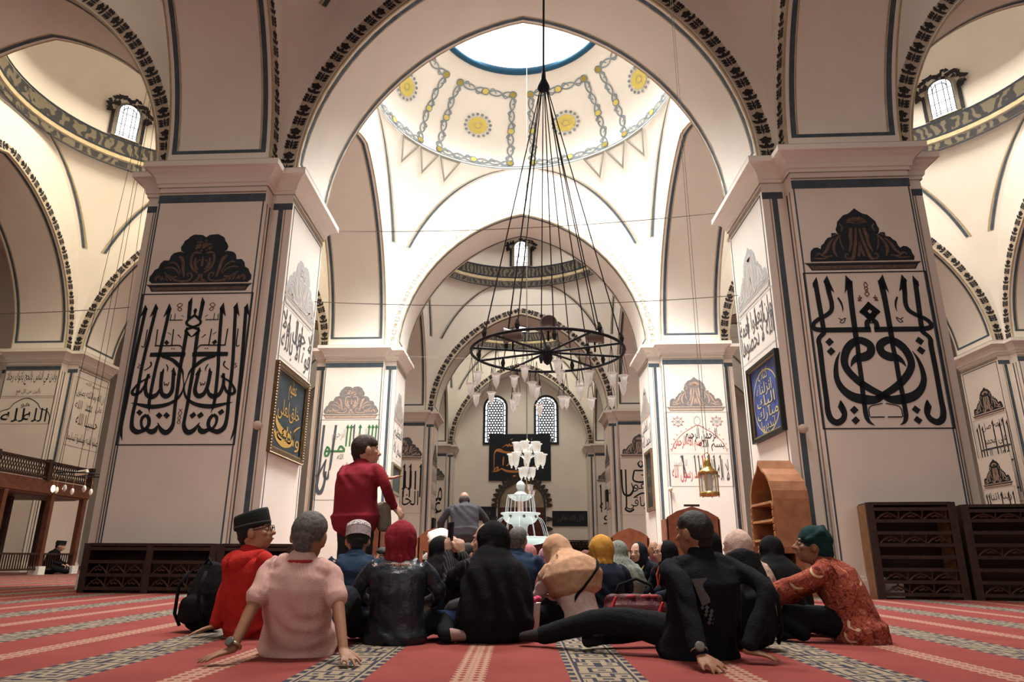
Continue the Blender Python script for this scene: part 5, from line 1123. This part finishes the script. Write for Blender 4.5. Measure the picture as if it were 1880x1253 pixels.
    if head == 'turban':
        c = MB(); ell(c, H(0, -.018, .042), (.092*hs, .108*hs, .095*hs), Rh, 18, 12); ell(c, H(0, -.062, -.012), (.080*hs, .066*hs, .082*hs), Rh); ell(c, H(.01, -.085, -.04), (.05*hs, .05*hs, .06*hs), Rh); chain(c, [H(-.085, .03, .03), H(-.07, -.05, .09), H(0, -.06, .13)], [.02, .03, .02])
        skin_over(c, 'head_wrap', hcol, root, .009, 3, .012, .05)
    if head == 'hijab':
        c = MB(); ell(c, H(0, -.040, .010), (.104*hs, .116*hs, .124*hs), Rh, 18, 12); ld = lower_drape
        if ld is None: chain(c, [H(0, -.045, -.02), H(0, -.035, -.085), neck0+Vector((0, -.015, .015))], [(.098*hs, .106*hs), (.094*hs, .095*hs), (.10, .09)], 16, X)
        else:
            chain(c, *smoothpts([H(0, -.045, -.01), H(0, -.042, -.075), T(0, bow(.45)-.015, .51), T(0, bow(.4)-.022, .42), T(0, bow(.3)-.026, .44-ld*.5), T(0, bow(.3)-.024, .42-ld)], [(.100*hs, .112*hs), (.112*hs, .110*hs), (.165*sh_w*cape, .122*cape), (.230*sh_w*cape, .146*G*cape), (.238*sh_w*cape+ld*.06, .158*G*cape), (.250*sh_w*cape+ld*.10, .170*G*cape)], 3), 22, X)
            for k in 'LR': chain(c, [T((-.08 if k == 'L' else .08), 0, .47), sh[k]+Vector((0, 0, .005)), sh[k].lerp(Vector(A[k][0]), min(.9, .15+ld*1.5))], [.08, .074, .082])
        hj = skin_over(c, 'hijab', hcol, root, vox, 4, fold*1.1, .09)
        cx_, cy_ = T(0, 0, .4)[:2]; zt = H(0, 0, .02).z; hc_ = H(0, -.04, .01); am = (pleat or .010)
        P_ = getco(hj); f_ = np.clip((zt-P_[:, 2])/.25, 0, 1); th = np.arctan2(P_[:, 1]-cy_, P_[:, 0]-cx_); nz = wob(P_, len(label))
        w_ = np.sin(th*9+nz*5+P_[:, 2]*6)*am*(f_*.9+.12); d_ = P_[:, :2]-np.array((cx_, cy_)); d_ /= np.maximum(np.hypot(*d_.T), .02)[:, None]; P_[:, :2] += d_*w_[:, None]; setco(hj, P_)
    else:
        am = pleat or .005
    P_ = getco(sht); N_ = np.empty(len(P_)*3); sht.data.vertices.foreach_get('normal', N_); nz = wob(P_*1.3, len(label)*1.7)
    w_ = np.sin(P_[:, 0]*16+P_[:, 2]*22+nz*6)*(.0035 if head == 'hijab' else am*.8)*(.4+np.abs(nz)*1.4); setco(sht, P_+N_.reshape(-1, 3)*w_[:, None])
    if eyes:
        for e in (-1, 1):
            c = MB(); ell(c, H(e*.031, .079, .008), (.014*hs, .010*hs, .008*hs), Rh, 10, 6); ey = c.build('eye', EYEW, root, True)
            c = MB(); ell(c, H(e*.031, .086, .008), (.0065*hs, .005*hs, .0065*hs), Rh, 8, 6); c.build('iris', EYED, ey, True)
            c = MB(); chain(c, [H(e*.014, .094, .026), H(e*.032, .092, .031), H(e*.05, .080, .026)], [.003, .004, .003], 6); c.build('eyebrow', HAIRB, root, True)
        c = MB(); chain(c, [H(-.02, .094, -.06), H(0, .103, -.06), H(.02, .094, -.06)], [.003, .0055, .003], 6); c.build('lips', LIP, root, True)
    if glasses:
        c = MB()
        for e in (-1, 1):
            c.tube([H(e*.034+.025*math.cos(t*PI/8), .106, .008+.019*math.sin(t*PI/8)) for t in range(16)], .0025, 5, closed=True); c.tube([H(e*.06, .104, .012), H(e*.083, .0, .012)], .0025, 5)
        c.tube([H(-.01, .108, .012), H(.01, .108, .012)], .0025, 5); c.build('glasses', EYED, root)
    bpy.context.view_layer.update()
    if extra: extra(root, T, H, A, Rh)
    return root
def loc2(root_loc, rz, s, p):
    """world point in a person's own frame"""
    v = Vector(p)-Vector((*root_loc[:2], 0)); return tuple((Matrix.Rotation(-math.radians(rz), 3, 'Z') @ v)/s)
def watch(root, A, k, m1, m2):
    e, w_ = Vector(A[k][0]), Vector(A[k][1]); d = (w_-e).normalized(); c = w_-d*.012; x = d.orthogonal().normalized(); y = d.cross(x)
    MB().tube([c+(x*math.cos(t*PI/8)+y*math.sin(t*PI/8))*.034 for t in range(16)], .009, 6, closed=True).build('watch_strap', m1, root, True)
    up = Vector(A[k][3]); up = (up-d*up.dot(d)).normalized(); f = MB(); s_ = d.cross(up)
    f.grid([[c+up*(.034+z)+(d*math.cos(t*PI/8)+s_*math.sin(t*PI/8))*r for t in range(16)] for r, z in ((.024, 0), (.024, .012), (.019, .014), (.001, .014))], True); f.build('watch_face', m2, root, True)
BLK = fabric('black', (.006, .0065, .008)); NAVY = fabric('navy', (.009, .014, .026)); BLUE = fabric('dark_blue', (.018, .035, .07)); DRKT = fabric('dark_trousers', (.008, .010, .014))
def pat(name, build):
    m = mat(name, (.5, .5, .5), .9, spec=.15)
    if not m.node_tree.nodes.get('PAT'): build(m.node_tree, m.node_tree.nodes['Principled BSDF'], m.node_tree.nodes['Texture Coordinate'])
    return m
def checks(nt, b, tc):
    w_ = nt.nodes.new('ShaderNodeTexChecker'); w_.name = 'PAT'; w_.inputs['Scale'].default_value = 160; w_.inputs['Color1'].default_value = (.46, .285, .26, 1); w_.inputs['Color2'].default_value = (.56, .37, .335, 1)
    nt.links.new(tc.outputs['Object'], w_.inputs['Vector']); nt.links.new(w_.outputs[0], b.inputs['Base Color'])
def batik(nt, b, tc):
    n = nt.nodes.new('ShaderNodeTexNoise'); n.name = 'PAT'; n.inputs['Scale'].default_value = 16; n.inputs['Distortion'].default_value = 2.4; n.inputs['Detail'].default_value = 3; nt.links.new(tc.outputs['Object'], n.inputs['Vector'])
    r = nt.nodes.new('ShaderNodeValToRGB'); e = r.color_ramp.elements; e[0].position = .36; e[0].color = (.10, .018, .02, 1); e[1].position = .50; e[1].color = (.34, .085, .045, 1); x = e.new(.56); x.color = (.13, .02, .022, 1); x = e.new(.66); x.color = (.42, .15, .10, 1)
    nt.links.new(n.outputs['Fac'], r.inputs[0])
    def mm(op, p, q):
        k = nt.nodes.new('ShaderNodeMath'); k.operation = op
        for i, v in ((0, p), (1, q)):
            if isinstance(v, (int, float)): k.inputs[i].default_value = v
            else: nt.links.new(v, k.inputs[i])
        return k
    vo = nt.nodes.new('ShaderNodeTexVoronoi'); vo.inputs['Scale'].default_value = 6.5; nt.links.new(tc.outputs['Object'], vo.inputs['Vector'])
    sb = nt.nodes.new('ShaderNodeVectorMath'); sb.operation = 'SUBTRACT'; nt.links.new(tc.outputs['Object'], sb.inputs[0]); nt.links.new(vo.outputs['Position'], sb.inputs[1])
    dt = nt.nodes.new('ShaderNodeVectorMath'); dt.operation = 'DOT_PRODUCT'; nt.links.new(sb.outputs[0], dt.inputs[0]); dt.inputs[1].default_value = (.6, .4, -.7)
    ring = mm('LESS_THAN', mm('ABSOLUTE', mm('SUBTRACT', vo.outputs['Distance'], .33).outputs[0], 0).outputs[0], .05)
    g = mm('MULTIPLY', ring.outputs[0], mm('GREATER_THAN', dt.outputs['Value'], .028).outputs[0])
    x = nt.nodes.new('ShaderNodeMix'); x.data_type = 'RGBA'; nt.links.new(g.outputs[0], x.inputs[0]); nt.links.new(r.outputs[0], x.inputs[6]); x.inputs[7].default_value = (.56, .40, .26, 1); nt.links.new(x.outputs[2], b.inputs['Base Color'])
def spots(c0, c1, sc_):
    def f(nt, b, tc):
        v = nt.nodes.new('ShaderNodeTexVoronoi'); v.name = 'PAT'; v.inputs['Scale'].default_value = sc_; nt.links.new(tc.outputs['Object'], v.inputs['Vector']); r = nt.nodes.new('ShaderNodeValToRGB')
        r.color_ramp.elements[0].position = .28; r.color_ramp.elements[0].color = (*c1, 1); r.color_ramp.elements[1].position = .42; r.color_ramp.elements[1].color = (*c0, 1); nt.links.new(v.outputs['Distance'], r.inputs[0]); nt.links.new(r.outputs[0], b.inputs['Base Color'])
    return f
def stripes(nt, b, tc):
    w_ = nt.nodes.new('ShaderNodeTexWave'); w_.name = 'PAT'; w_.inputs['Scale'].default_value = 18; w_.inputs['Distortion'].default_value = 1; nt.links.new(tc.outputs['Object'], w_.inputs['Vector']); r = nt.nodes.new('ShaderNodeValToRGB')
    r.color_ramp.elements[0].position = .8; r.color_ramp.elements[0].color = (.012, .013, .016, 1); r.color_ramp.elements[1].position = .9; r.color_ramp.elements[1].color = (.07, .07, .07, 1); nt.links.new(w_.outputs['Fac'], r.inputs[0]); nt.links.new(r.outputs[0], b.inputs['Base Color'])
PINK = pat('pink_checked_cotton', checks); BATIK = pat('red_batik', batik); STRIPE = pat('black_striped_cotton', stripes)
REDH = fabric('red_fleece', (.40, .022, .020)); REDJ = fabric('crimson_fleece', (.24, .022, .035)); REDSC = fabric('red_scarf', (.21, .018, .028)); REDC = fabric('red_band', (.30, .03, .03))
WATCH1 = mat('watch_steel', (.35, .30, .20), .3, metal=.8); WATCH2 = mat('watch_dial', (.10, .10, .09), .3)
FLOORH = lambda p, d: (p, d)
# 1 man in the pink shirt, leaning back on both hands
def put(label, x, y, rz, s, handsw=None, **kw):
    """handsw: {'L': (wrist world, elbow world, finger direction world)} for planted hands"""
    arms = dict(kw.pop('arms', None) or {})
    R_ = Matrix.Rotation(-math.radians(rz), 3, 'Z')
    for k, (w_, e, fd, *rest) in (handsw or {}).items():
        arms[k] = (loc2((x, y), rz, s, e), loc2((x, y), rz, s, w_), tuple(R_ @ Vector(fd)), tuple(R_ @ Vector(rest[0] if rest else (0, 0, 1))), rest[1] if len(rest) > 1 else .10, *(rest[2:]))
    return person(label, (x, y), rz, s, arms=arms, **kw)
put('grey-haired man in pink checked short-sleeved shirt, leaning back on both hands', -1.19, 4.05, -3, .97, lean=-20, side=5, hp=12, hs=1.16, hr=4, tl=.78, skin=SKIND, top=PINK, bottom=DRKT, sleeve='short', head='hair', hc=(HAIRG, REDC), vox=.007, fold=.010, girth=1.16, sh_w=.98, long_top=True,
    legs={'L': [(-.09, .05, .10), (-.15, .38, .30), (-.14, .68, .07), (-.14, .80, .04)], 'R': [(.09, .05, .10), (.15, .38, .28), (.12, .68, .07), (.12, .80, .04)]},
    handsw={'L': ((-1.40, 3.69, .075), (-1.36, 3.84, .30), (-.75, -.5, -.22), (-.1, -.1, 1), .08, .22), 'R': ((-.86, 3.70, .075), (-.95, 3.86, .30), (.45, -.75, -.25), (.1, -.1, 1), .10, .26)},
    extra=lambda r, T, H, A, Rh: watch(r, A, 'L', WATCH1, WATCH2))
# 2 man in the red hoodie
def hood(r, T, H, A, Rh):
    c = MB(); chain(c, *smoothpts([T(-.10, .02, .50), T(-.07, -.09, .47), T(0, -.125, .43), T(.07, -.09, .47), T(.10, .02, .50)], [.04, .06, .07, .06, .04], 3)); chain(c, [T(0, -.10, .50), T(0, -.14, .36)], [(.10, .05), (.03, .02)]); skin_over(c, 'hood', REDH, r, .01, 3, .01, .06)
put('man in red hoodie and black velvet cap, seated at left looking right', -1.78, 4.95, -38, 1.0, lean=-8, hy=-46, hp=-13, hs=1.08, skin=SKIN, top=REDH, bottom=BLK, head='songkok', vox=.008, glasses=True, eyes=True, girth=1.08, sh_w=1.05, fold=.014,
    handsw={'L': ((-2.00, 4.92, .075), (-1.97, 5.0, .34), (-.8, -.45, -.22), (-.2, 0, 1), .1, .22)}, extra=hood)
# 3 white embroidered cap
put('man in white embroidered skullcap and dark blue shirt, behind the pink shirt', -1.20, 5.35, 6, .95, lean=2, hy=4, hp=18, hs=1.1, top=BLUE, bottom=BLK, head='cap', hc=(HAIRB, REDC), vox=.011)
# 4 red headscarf
LEA = mat('navy_leather', (.012, .017, .026), .38, .2, 12, .25, 40, spec=.5)
def fringe(r, T, H, A, Rh):
    m = MB()
    for k in range(26): a = -PI*.95+k*PI*.9/25; p = T(.125*math.cos(a), -.03+.10*math.sin(a), .475); m.tube([p, p+Vector((.02*math.cos(a*7), .0, -.035))], .007, 5)
    m.build('scarf_fringe', mat('cloth_fringe', (.30, .17, .12), .9, .4, 60), r, True)
put('woman in red headscarf and glossy navy jacket, seated with her back turned', -.76, 4.62, 4, .92, lean=6, hp=4, hs=1.10, top=LEA, bottom=DRKT, head='hijab', hc=REDSC, vox=.009, girth=1.12, tl=.80, lower_drape=None, sh_w=1.0, long_top=True, extra=fringe, fold=.016, feet=mat('grey_sock', (.30, .20, .19), .9),
    legs={'L': [(-.09, .03, .10), (-.36, .22, .11), (-.05, .34, .06), (.08, .36, .04)], 'R': [(.09, .03, .10), (.30, .16, .12), (.34, -.06, .06), (.48, -.03, .045)]})
# 5
def sleeve_white(r, T, H, A, Rh):
    c = MB(); chain(c, [Vector(T(.18, 0, .44)), Vector(A['R'][0]), Vector(A['R'][1])], [.07, .06, .05]); skin_over(c, 'white_sleeve', fabric('pale_grey', (.42, .38, .39)), r, .012, 3, .01)
put('woman in black hijab with pale grey sleeves, half hidden by the red headscarf', -.62, 5.75, 10, .86, lean=4, hy=-25, top=NAVY, bottom=BLK, head='hijab', hc=BLK, vox=.013, extra=sleeve_white)
# 6 the guide
put('standing guide in crimson fleece jacket with brown hair, pointing to the right', -1.37, 6.0, -28, .94, lean=3, hy=-30, hp=-4, hs=1.22, skin=SKINL, top=REDJ, bottom=fabric('charcoal', (.028, .028, .032)), head='hair', hc=(HAIRBR, REDJ), vox=.010, legs='stand', girth=1.28, sh_w=1.12, fold=.016, feet=BLK,
    arms={'R': ((.30, .02, 1.14), (.25, .20, .98), (.5, .5, -.6), (.6, -.3, .5), .25), 'L': ((-.24, .16, 1.13), (.08, .30, 1.24), (.95, .1, .0), (.1, .2, -1), .15)},
    extra=lambda r, T, H, A, Rh: skin_over((lambda c: (chain(c, [(.21, .10, .95), (.23, .12, .80)], [(.085, .06), (.075, .055)]), c)[1])(MB()), 'khaki_waist_bag', fabric('khaki', (.20, .17, .13)), r, .01, 3, .008))
# 7 black hijab with the phone
r7 = put('woman in long black hijab and striped sleeves, holding up a phone', -.17, 4.78, 28, .93, lean=3, hy=44, hp=0, hs=1.08, skin=SKINL, top=STRIPE, bottom=fabric('jeans', (.022, .045, .12)), head='hijab', hc=BLK, vox=.009, girth=1.15, lower_drape=.40, sh_w=1.0, long_top=True, fold=.012, eyes=True,
    handsw={'L': ((-.50, 5.13, .53), (-.46, 4.95, .33), (-.05, .15, 1), (-.5, -.85, .1), .5, .06), 'R': ((-.40, 5.12, .52), (-.26, 5.05, .33), (-.12, .10, 1), (.5, -.85, .1), .55, .06)})
ph = thing('phone', 'dark phone held up in the black-clad woman\'s hands', 'phone', (-.49, 5.165, .665), math.radians(24)); MB().box(-.008, .008, -.04, .04, -.08, .08, Matrix.Rotation(.05, 4, 'Y')).build('case', mat('phone_case', (.012, .012, .014), .3), ph); MB().box(-.0095, -.0085, -.036, .036, -.074, .074).build('screen', mat('phone_glass', (.02, .02, .025), .1), ph)
# 8..10
put('black-haired man with glasses, seated beyond the raised phone', -.50, 6.25, -35, .82, lean=8, hy=-20, skin=SKINL, top=BLK, bottom=BLK, head='hair', glasses=True, vox=.013)
put('man facing us with short dark hair, seated in the gap below the guide', -1.28, 6.9, 165, .78, lean=10, hp=-8, hr=-12, skin=SKIN, top=NAVY, bottom=BLK, head='hair', eyes=True, vox=.013, arms={'R': ((.26, .16, .28), (.08, .20, .50), (-.2, .2, 1), (.3, .9, 0), .5)})
put('grey-haired man in dark blue shirt with a red collar, right of the black hijab', -.02, 6.45, -10, 1.0, lean=0, hy=-8, top=BLUE, bottom=BLK, head='hair', hc=(HAIRG, REDC), vox=.012)
# 11 grey shirt man leaning on the desk
put('bald man in grey-blue shirt bending forward over a desk, near the fountain', -.72, 9.55, 8, .92, lean=30, hp=20, skin=SKINL, top=fabric('slate_shirt', (.07, .072, .088)), bottom=BLK, head='balding', hc=HAIRG, vox=.013, legs='stand', girth=1.25, sh_w=1.1, feet=BLK,
    arms={'L': ((-.34, .24, 1.04), (-.30, .46, .82), (0, .8, -.4), (0, 0, 1), .3), 'R': ((.34, .24, 1.04), (.30, .46, .82), (0, .8, -.4), (0, 0, 1), .3)})
put('pale-haired old man far off behind the orange desk', -1.28, 12.3, 170, 1.22, lean=4, hs=.85, skin=SKINL, top=fabric('pale_shirt', (.45, .42, .40)), bottom=BLK, head='balding', hc=mat('white_hair', (.55, .53, .5), .7), vox=.018, legs={'L': [(-.09, .03, .10), (-.2, .3, .1), (-.1, .3, .05), (0, .34, .04)], 'R': [(.09, .03, .10), (.2, .3, .1), (.1, .3, .05), (0, .34, .04)]}).location.z = .0
# 13.. the women
put('woman in rose pink hijab, seated beyond the grey-haired man', .09, 7.75, -20, .84, lean=6, hy=-20, top=fabric('rose', (.42, .19, .20)), bottom=BLK, head='hijab', hc=fabric('rose', (.42, .19, .20)), vox=.014)
def strap(r, T, H, A, Rh):
    obs = [x for x in r.children if x.name.split('.')[0] in ('hijab', 'shirt')]; ax = T(0, 0, .25)
    Q = [Vector(q) for q in spline([tuple(T(*p)) for p in ((.20, -.10, .50), (.15, -.22, .42), (.05, -.28, .30), (-.08, -.28, .16), (-.22, -.22, .05))], 7)]; n = Mt3(T); rows = []
    for t in (-.026, -.009, .009, .026):
        row = []
        for q in Q:
            o = q+n*t; dr = (Vector((ax.x, ax.y, o.z))-o).normalized(); o = o-dr*.3; best = None
            for ob in obs:
                hit, p, *_ = ob.ray_cast(o, dr)
                if hit and (best is None or (p-o).length < (best-o).length): best = p
            row.append((best or q)-dr*.007)
        rows.append(row)
    c = MB(); c.grid(rows); o = c.build('bag_strap', BLK, r); o.modifiers.new('s', 'SOLIDIFY').thickness = .006
def Mt3(T): return ((T(.02, 0, .05)-T(0, 0, 0))).normalized()
put('woman in beige hijab bending over her phone, dark strap across her back', .44, 5.45, 42, .92, lean=24, hp=32, hs=1.08, skin=SKINL, top=fabric('blush', (.60, .48, .45), .95, .12, 30, .2, 120), bottom=BLK, head='hijab', hc=fabric('beige', (.45, .275, .175), .95, .14, 24, .2, 120), vox=.010, lower_drape=.06, pleat=.004, cape=1.16, girth=1.05, long_top=True, extra=strap, fold=.018,
    arms={'L': ((-.20, .26, .26), (-.03, .40, .26), (.3, .9, 0), (-.2, 0, 1), .6), 'R': ((.24, .24, .26), (.10, .42, .24), (-.4, .8, .1), (.3, 0, 1), .5)})
put('woman in mauve hijab and purple top, seated facing left', .35, 7.0, 75, .80, lean=8, hy=10, hp=10, skin=SKINL, top=fabric('purple', (.13, .07, .15)), bottom=fabric('violet', (.17, .09, .17)), head='hijab', hc=fabric('mauve', (.40, .22, .38)), vox=.014, arms={'R': ((.22, .16, .34), (.06, .20, .50), (-.2, .2, 1), (.3, .9, 0), .6)})
put('woman in mustard yellow hijab and navy top, seen from behind', .70, 6.0, 16, .88, lean=10, hy=20, hs=1.1, top=NAVY, bottom=BLK, head='hijab', hc=fabric('mustard', (.42, .22, .045)), vox=.010, lower_drape=None, girth=1.1, sh_w=1.05)
put('woman in grey-green patterned hijab and cream cardigan, behind the mustard hijab', .93, 6.75, 15, .86, lean=6, hy=15, top=pat('cream_lace', spots((.46, .38, .26), (.28, .22, .14), 60)), bottom=BLK, head='hijab', hc=pat('green_pattern_scarf', spots((.20, .22, .19), (.05, .09, .11), 70)), vox=.012)
put('woman in brown hijab facing away, left of the mustard hijab', .68, 7.6, -10, .76, lean=6, hy=30, top=fabric('brown', (.13, .06, .045)), bottom=BLK, head='hijab', hc=fabric('brown', (.13, .06, .045)), vox=.014)
def lany(m, n):
    def f(r, T, H, A, Rh): MB().tube([T(-.07, .08, .50), T(-.03, .15, .40), T(0, .165, .25), T(.03, .15, .40), T(.07, .08, .50)], .008, 5).build(n, m, r)
    return f
put('young woman in navy hijab and yellow lanyard, facing us', 1.23, 7.5, 160, .86, lean=4, hy=-18, skin=SKINL, top=NAVY, bottom=BLK, head='hijab', hc=fabric('ink', (.010, .013, .022)), vox=.012, eyes=True, lower_drape=.06, extra=lany(mat('yellow_ribbon', (.5, .38, .06), .7), 'lanyard'))
put('young woman in black hijab and glasses, in left profile', 1.40, 6.75, 112, .86, lean=4, hy=-16, skin=SKINL, top=NAVY, bottom=BLK, head='hijab', hc=BLK, vox=.012, eyes=True, glasses=True, lower_drape=.06, extra=lany(mat('red_ribbon', (.4, .05, .03), .7), 'lanyard'))
put('balding man far behind, seated between the two young women', 1.82, 9.9, 175, .95, lean=2, skin=SKIN, top=fabric('mauve_shirt', (.20, .12, .14)), bottom=BLK, head='balding', hc=HAIRG, eyes=True, vox=.016)
# 22 the big man in front
def big_extra(r, T, H, A, Rh):
    c = MB(); g = lambda a, z: T(a, -.168-.02*math.sin(z*5), z)
    c.add([g(-.155, .46), g(-.085, .46), g(-.075, .28), g(-.125, .26)], [(0, 1, 2, 3)])
    for i in range(5):
        for j in range(2): a, z = -.125+.03*j+.015*(i % 2)+.012*i, .25-.026*i; c.add([g(a-.013, z), g(a, z-.018), g(a+.013, z), g(a, z+.018)], [(0, 1, 2, 3)])
    o = c.build('grey_print', mat('jacket_print', (.085, .09, .10), .8), r); m = o.modifiers.new('w', 'SHRINKWRAP'); m.target = [x for x in r.children if x.name.startswith('shirt')][0]; m.offset = .004
    watch(r, A, 'L', mat('watch_bracelet', (.42, .38, .28), .3, metal=.8), WATCH2)
    c = MB(); e = MB(); ell(e, H(-.082, -.012, -.012), (.004, .004, .004)); e.build('ear_stud', mat('silver', (.7, .7, .7), .2, metal=.9), r, True)
SOCK = mat('dark_sock', (.016, .015, .016), .95, .2, 30)
put('big man in black printed jacket, one leg stretched, leaning back on both hands', .97, 4.08, 24, .98, lean=-12, side=-2, hy=16, hs=1.04, skin=SKIND, top=fabric('black_jacket', (.006, .007, .011)), bottom=fabric('black_trousers', (.006, .007, .009), .9, .2, 14, .3), head='hair', hc=(HAIRB, BLK), vox=.008, girth=1.28, sh_w=1.15, long_top=True, feet=SOCK, fold=.013,
    legs={'L': [(-.10, .04, .12), (-.36, .34, .17), (-.60, .72, .065), (-.70, .80, .055)], 'R': [(.10, .05, .12), (.14, .42, .12), (-.30, .52, .07), (-.42, .52, .05)]},
    handsw={'L': ((.86, 3.62, .075), (.84, 3.80, .36), (.45, -.75, -.25), (-.1, -.2, 1), .22, .24), 'R': ((1.16, 3.84, .07), (1.30, 3.92, .34), (.85, -.2, -.16), (.1, -.1, 1), .10, .2)}, extra=big_extra)
put('woman in black hijab, seated just right of the big man', 1.30, 5.02, 14, .90, lean=2, hy=20, top=BLK, bottom=BLK, head='hijab', hc=BLK, vox=.011, girth=1.1, lower_drape=.30)
CREAM = fabric('cream_scarf', (.48, .35, .30), .9, .2, 30)
put('woman in long cream pink hijab, seated behind the black backpack', 1.62, 5.35, 10, .90, lean=4, hy=14, hs=1.08, top=CREAM, bottom=BLK, head='hijab', hc=CREAM, vox=.011, lower_drape=.34)
put('woman in black abaya with thin pink neck cord, right of the cream hijab', 2.0, 5.75, 12, .88, lean=4, hy=12, top=BLK, bottom=BLK, head='hijab', hc=BLK, vox=.012, lower_drape=.34, girth=1.15, extra=lambda r, T, H, A, Rh: MB().tube([T(.125*math.cos(a), .11*math.sin(a)-.02, .535) for a in np.linspace(-PI, PI*.0, 12)], .006, 5).build('neck_cord', mat('pink_cord', (.45, .12, .14), .8), r))
# 26 batik
TEAL = fabric('dark_teal', (.008, .030, .033))
put('person in red batik shirt and dark green head wrap, seated at right in profile', 2.17, 4.88, 62, .96, lean=22, hy=10, hp=-8, hs=1.08, skin=SKIND, top=BATIK, bottom=BLK, sleeve='half', head='turban', hc=(TEAL, BATIK), vox=.008, girth=1.22, sh_w=1.0, long_top=True, eyes=True, feet=mat('navy_sock', (.02, .026, .045), .95), fold=.012,
    arms={'L': ((-.24, .46, .30), (-.20, .66, .17), (.2, .9, -.3), (-.3, .2, 1), .35), 'R': ((.20, .40, .28), (.12, .60, .14), (.1, .9, -.2), (.3, .1, 1), .4)},
    legs={'L': [(-.09, .03, .10), (-.22, .40, .16), (-.24, .30, .06), (-.20, .44, .045)], 'R': [(.09, .03, .10), (.34, .32, .13), (-.06, .46, .06), (-.2, .46, .045)]})
put('man in dark clothes and cap bending behind the low balcony rail', -13.50, 20.9, -75, 1.22, lean=14, hp=10, skin=SKINL, top=BLK, bottom=BLK, head='songkok', vox=.02)
# ------------------------------------------------------------------ things lying among the people
def soft(name, label, cat, loc, rz, prims, m, vox=.01, wr=.012, parts=None):
    o = thing(name, label, cat, loc, rz); c = MB()
    for p in prims:
        if len(p) == 2: chain(c, *p)
        else: ell(c, p[0], p[1])
    skin_over(c, 'body', m, o, vox, 3, wr, .08)
    if parts: parts(o)
    return o
def bp_parts(o):
    for s in (-1, 1): MB().tube([(s*.09, -.10, .40), (s*.11, -.155, .30), (s*.12, -.15, .12), (s*.12, -.10, .04)], .012, 6).build('shoulder_strap', BLK, o, True)
    MB().tube([(-.04, -.02, .44), (0, -.02, .49), (.04, -.02, .44)], .009, 6).build('grab_handle', BLK, o, True)
soft('backpack', 'black backpack standing on the carpet, left of the red hoodie', 'backpack', (-2.22, 5.25, 0), -.5, [([(0, 0, .10), (0, .0, .25), (0, .02, .40)], [(.17, .12), (.17, .11), (.12, .07)]), ([(0, -.12, .10), (0, -.12, .20)], [(.12, .05), (.11, .04)])], BLK, .01, .014, bp_parts)
soft('backpack', 'bulky black backpack between the big man and the cream hijab', 'backpack', (1.36, 4.45, 0), .2, [([(0, 0, .10), (0, .0, .30), (0, .02, .50)], [(.17, .12), (.18, .12), (.12, .07)]), ([(0, -.12, .12), (0, -.12, .28)], [(.12, .05), (.11, .04)])], BLK, .01, .014, bp_parts)
def hb_parts(o):
    MB().tube([(-.14, 0, .24), (-.10, 0, .33), (.02, 0, .37), (.12, 0, .33), (.15, 0, .24)], .010, 6).build('handle', BLK, o, True)
    MB().tube([(-.17, .02, .24), (-.20, .03, .18), (-.19, .03, .10)], .008, 6).build('strap', BLK, o, True)
    for x in (-.06, .04, .09): c = MB(); chain(c, [(x, -.03, .255), (x+.05, -.05, .262)], [.014, .010], 8); c.build('red_lining', mat('cloth_red_lining', (.36, .06, .07), .8), o, True)
soft('handbag', 'open maroon handbag with black handles, right of the beige hijab', 'bag', (.78, 5.05, 0), .1, [([(-.15, 0, .12), (.15, 0, .12)], [(.09, .13), (.09, .13)]), ([(-.16, 0, .22), (.16, 0, .22)], [(.05, .06), (.05, .06)])], fabric('maroon', (.055, .010, .014), .5), .01, .01, hb_parts)
soft('bag', 'small grey and black bag behind the blue jeans knee', 'bag', (-.36, 5.42, 0), .2, [([(-.10, 0, .12), (.10, 0, .12)], [(.09, .12), (.09, .12)])], fabric('grey_black', (.03, .03, .032)), .012, .012, lambda o: MB().tube([(-.08, -.06, .22), (0, -.10, .25), (.09, -.09, .12)], .01, 5).build('strap', fabric('grey_web', (.16, .15, .15)), o, True))
def cup():
    o = thing('cup', 'white paper cup holding a crumpled pink napkin, beside the black hijab', 'cup', (.09, 5.2, 0))
    MB().lathe([(.001, 0), (.045, 0), (.060, .20), (.064, .205), (.056, .20), (.001, .17)], n=20).build('cup_body', mat('white_paper', (.60, .56, .55), .8), o, True)
    c = MB(); rn = random.Random(8)
    for i in range(9): ell(c, (rn.uniform(-.04, .04), rn.uniform(-.04, .04), .215+rn.uniform(0, .03)), (.025, .022, .02))
    skin_over(c, 'napkin', mat('pink_napkin', (.48, .04, .12), .8), o, .006, 1, .014, .02)
cup()
tag(MB().box(-.03, .03, -.07, .07, -.004, .004, Matrix.Rotation(.3, 4, 'X')).build('phone', mat('phone_glass', (.02, .02, .025), .1), None, False, (.21, 5.73, .27)), 'dark phone lying in the beige-hijab woman\'s hand', 'phone')
def bottle():
    o = thing('bottle', 'slim turquoise bottle standing on the carpet by the batik wearer', 'bottle', (1.41, 4.72, 0))
    MB().lathe([(.001, 0), (.022, 0), (.024, .01), (.024, .11), (.012, .135), (.012, .15)], n=16).build('bottle_body', mat('turquoise', (.02, .30, .32), .25), o, True); MB().lathe([(.014, .148), (.014, .17), (.001, .17)], n=12).build('cap', mat('white_paper', (.6, .56, .55)), o, True)
bottle()
for x, y, z, rz, lab in ((.58, 4.62, .22, .6, 'red strap tag on the big man\'s knee'), (.83, 4.42, .20, -.4, 'red lanyard pen hanging at the big man\'s hip')):
    c = MB(); chain(c, [(-.03, 0, -.06), (0, 0, 0), (.02, 0, .05)], [.010, .012, .008], 8); tag(c.build('lanyard_tag', mat('bright_red_plastic', (.50, .03, .03), .4), None, True, (x, y, z)), lab, 'tag')
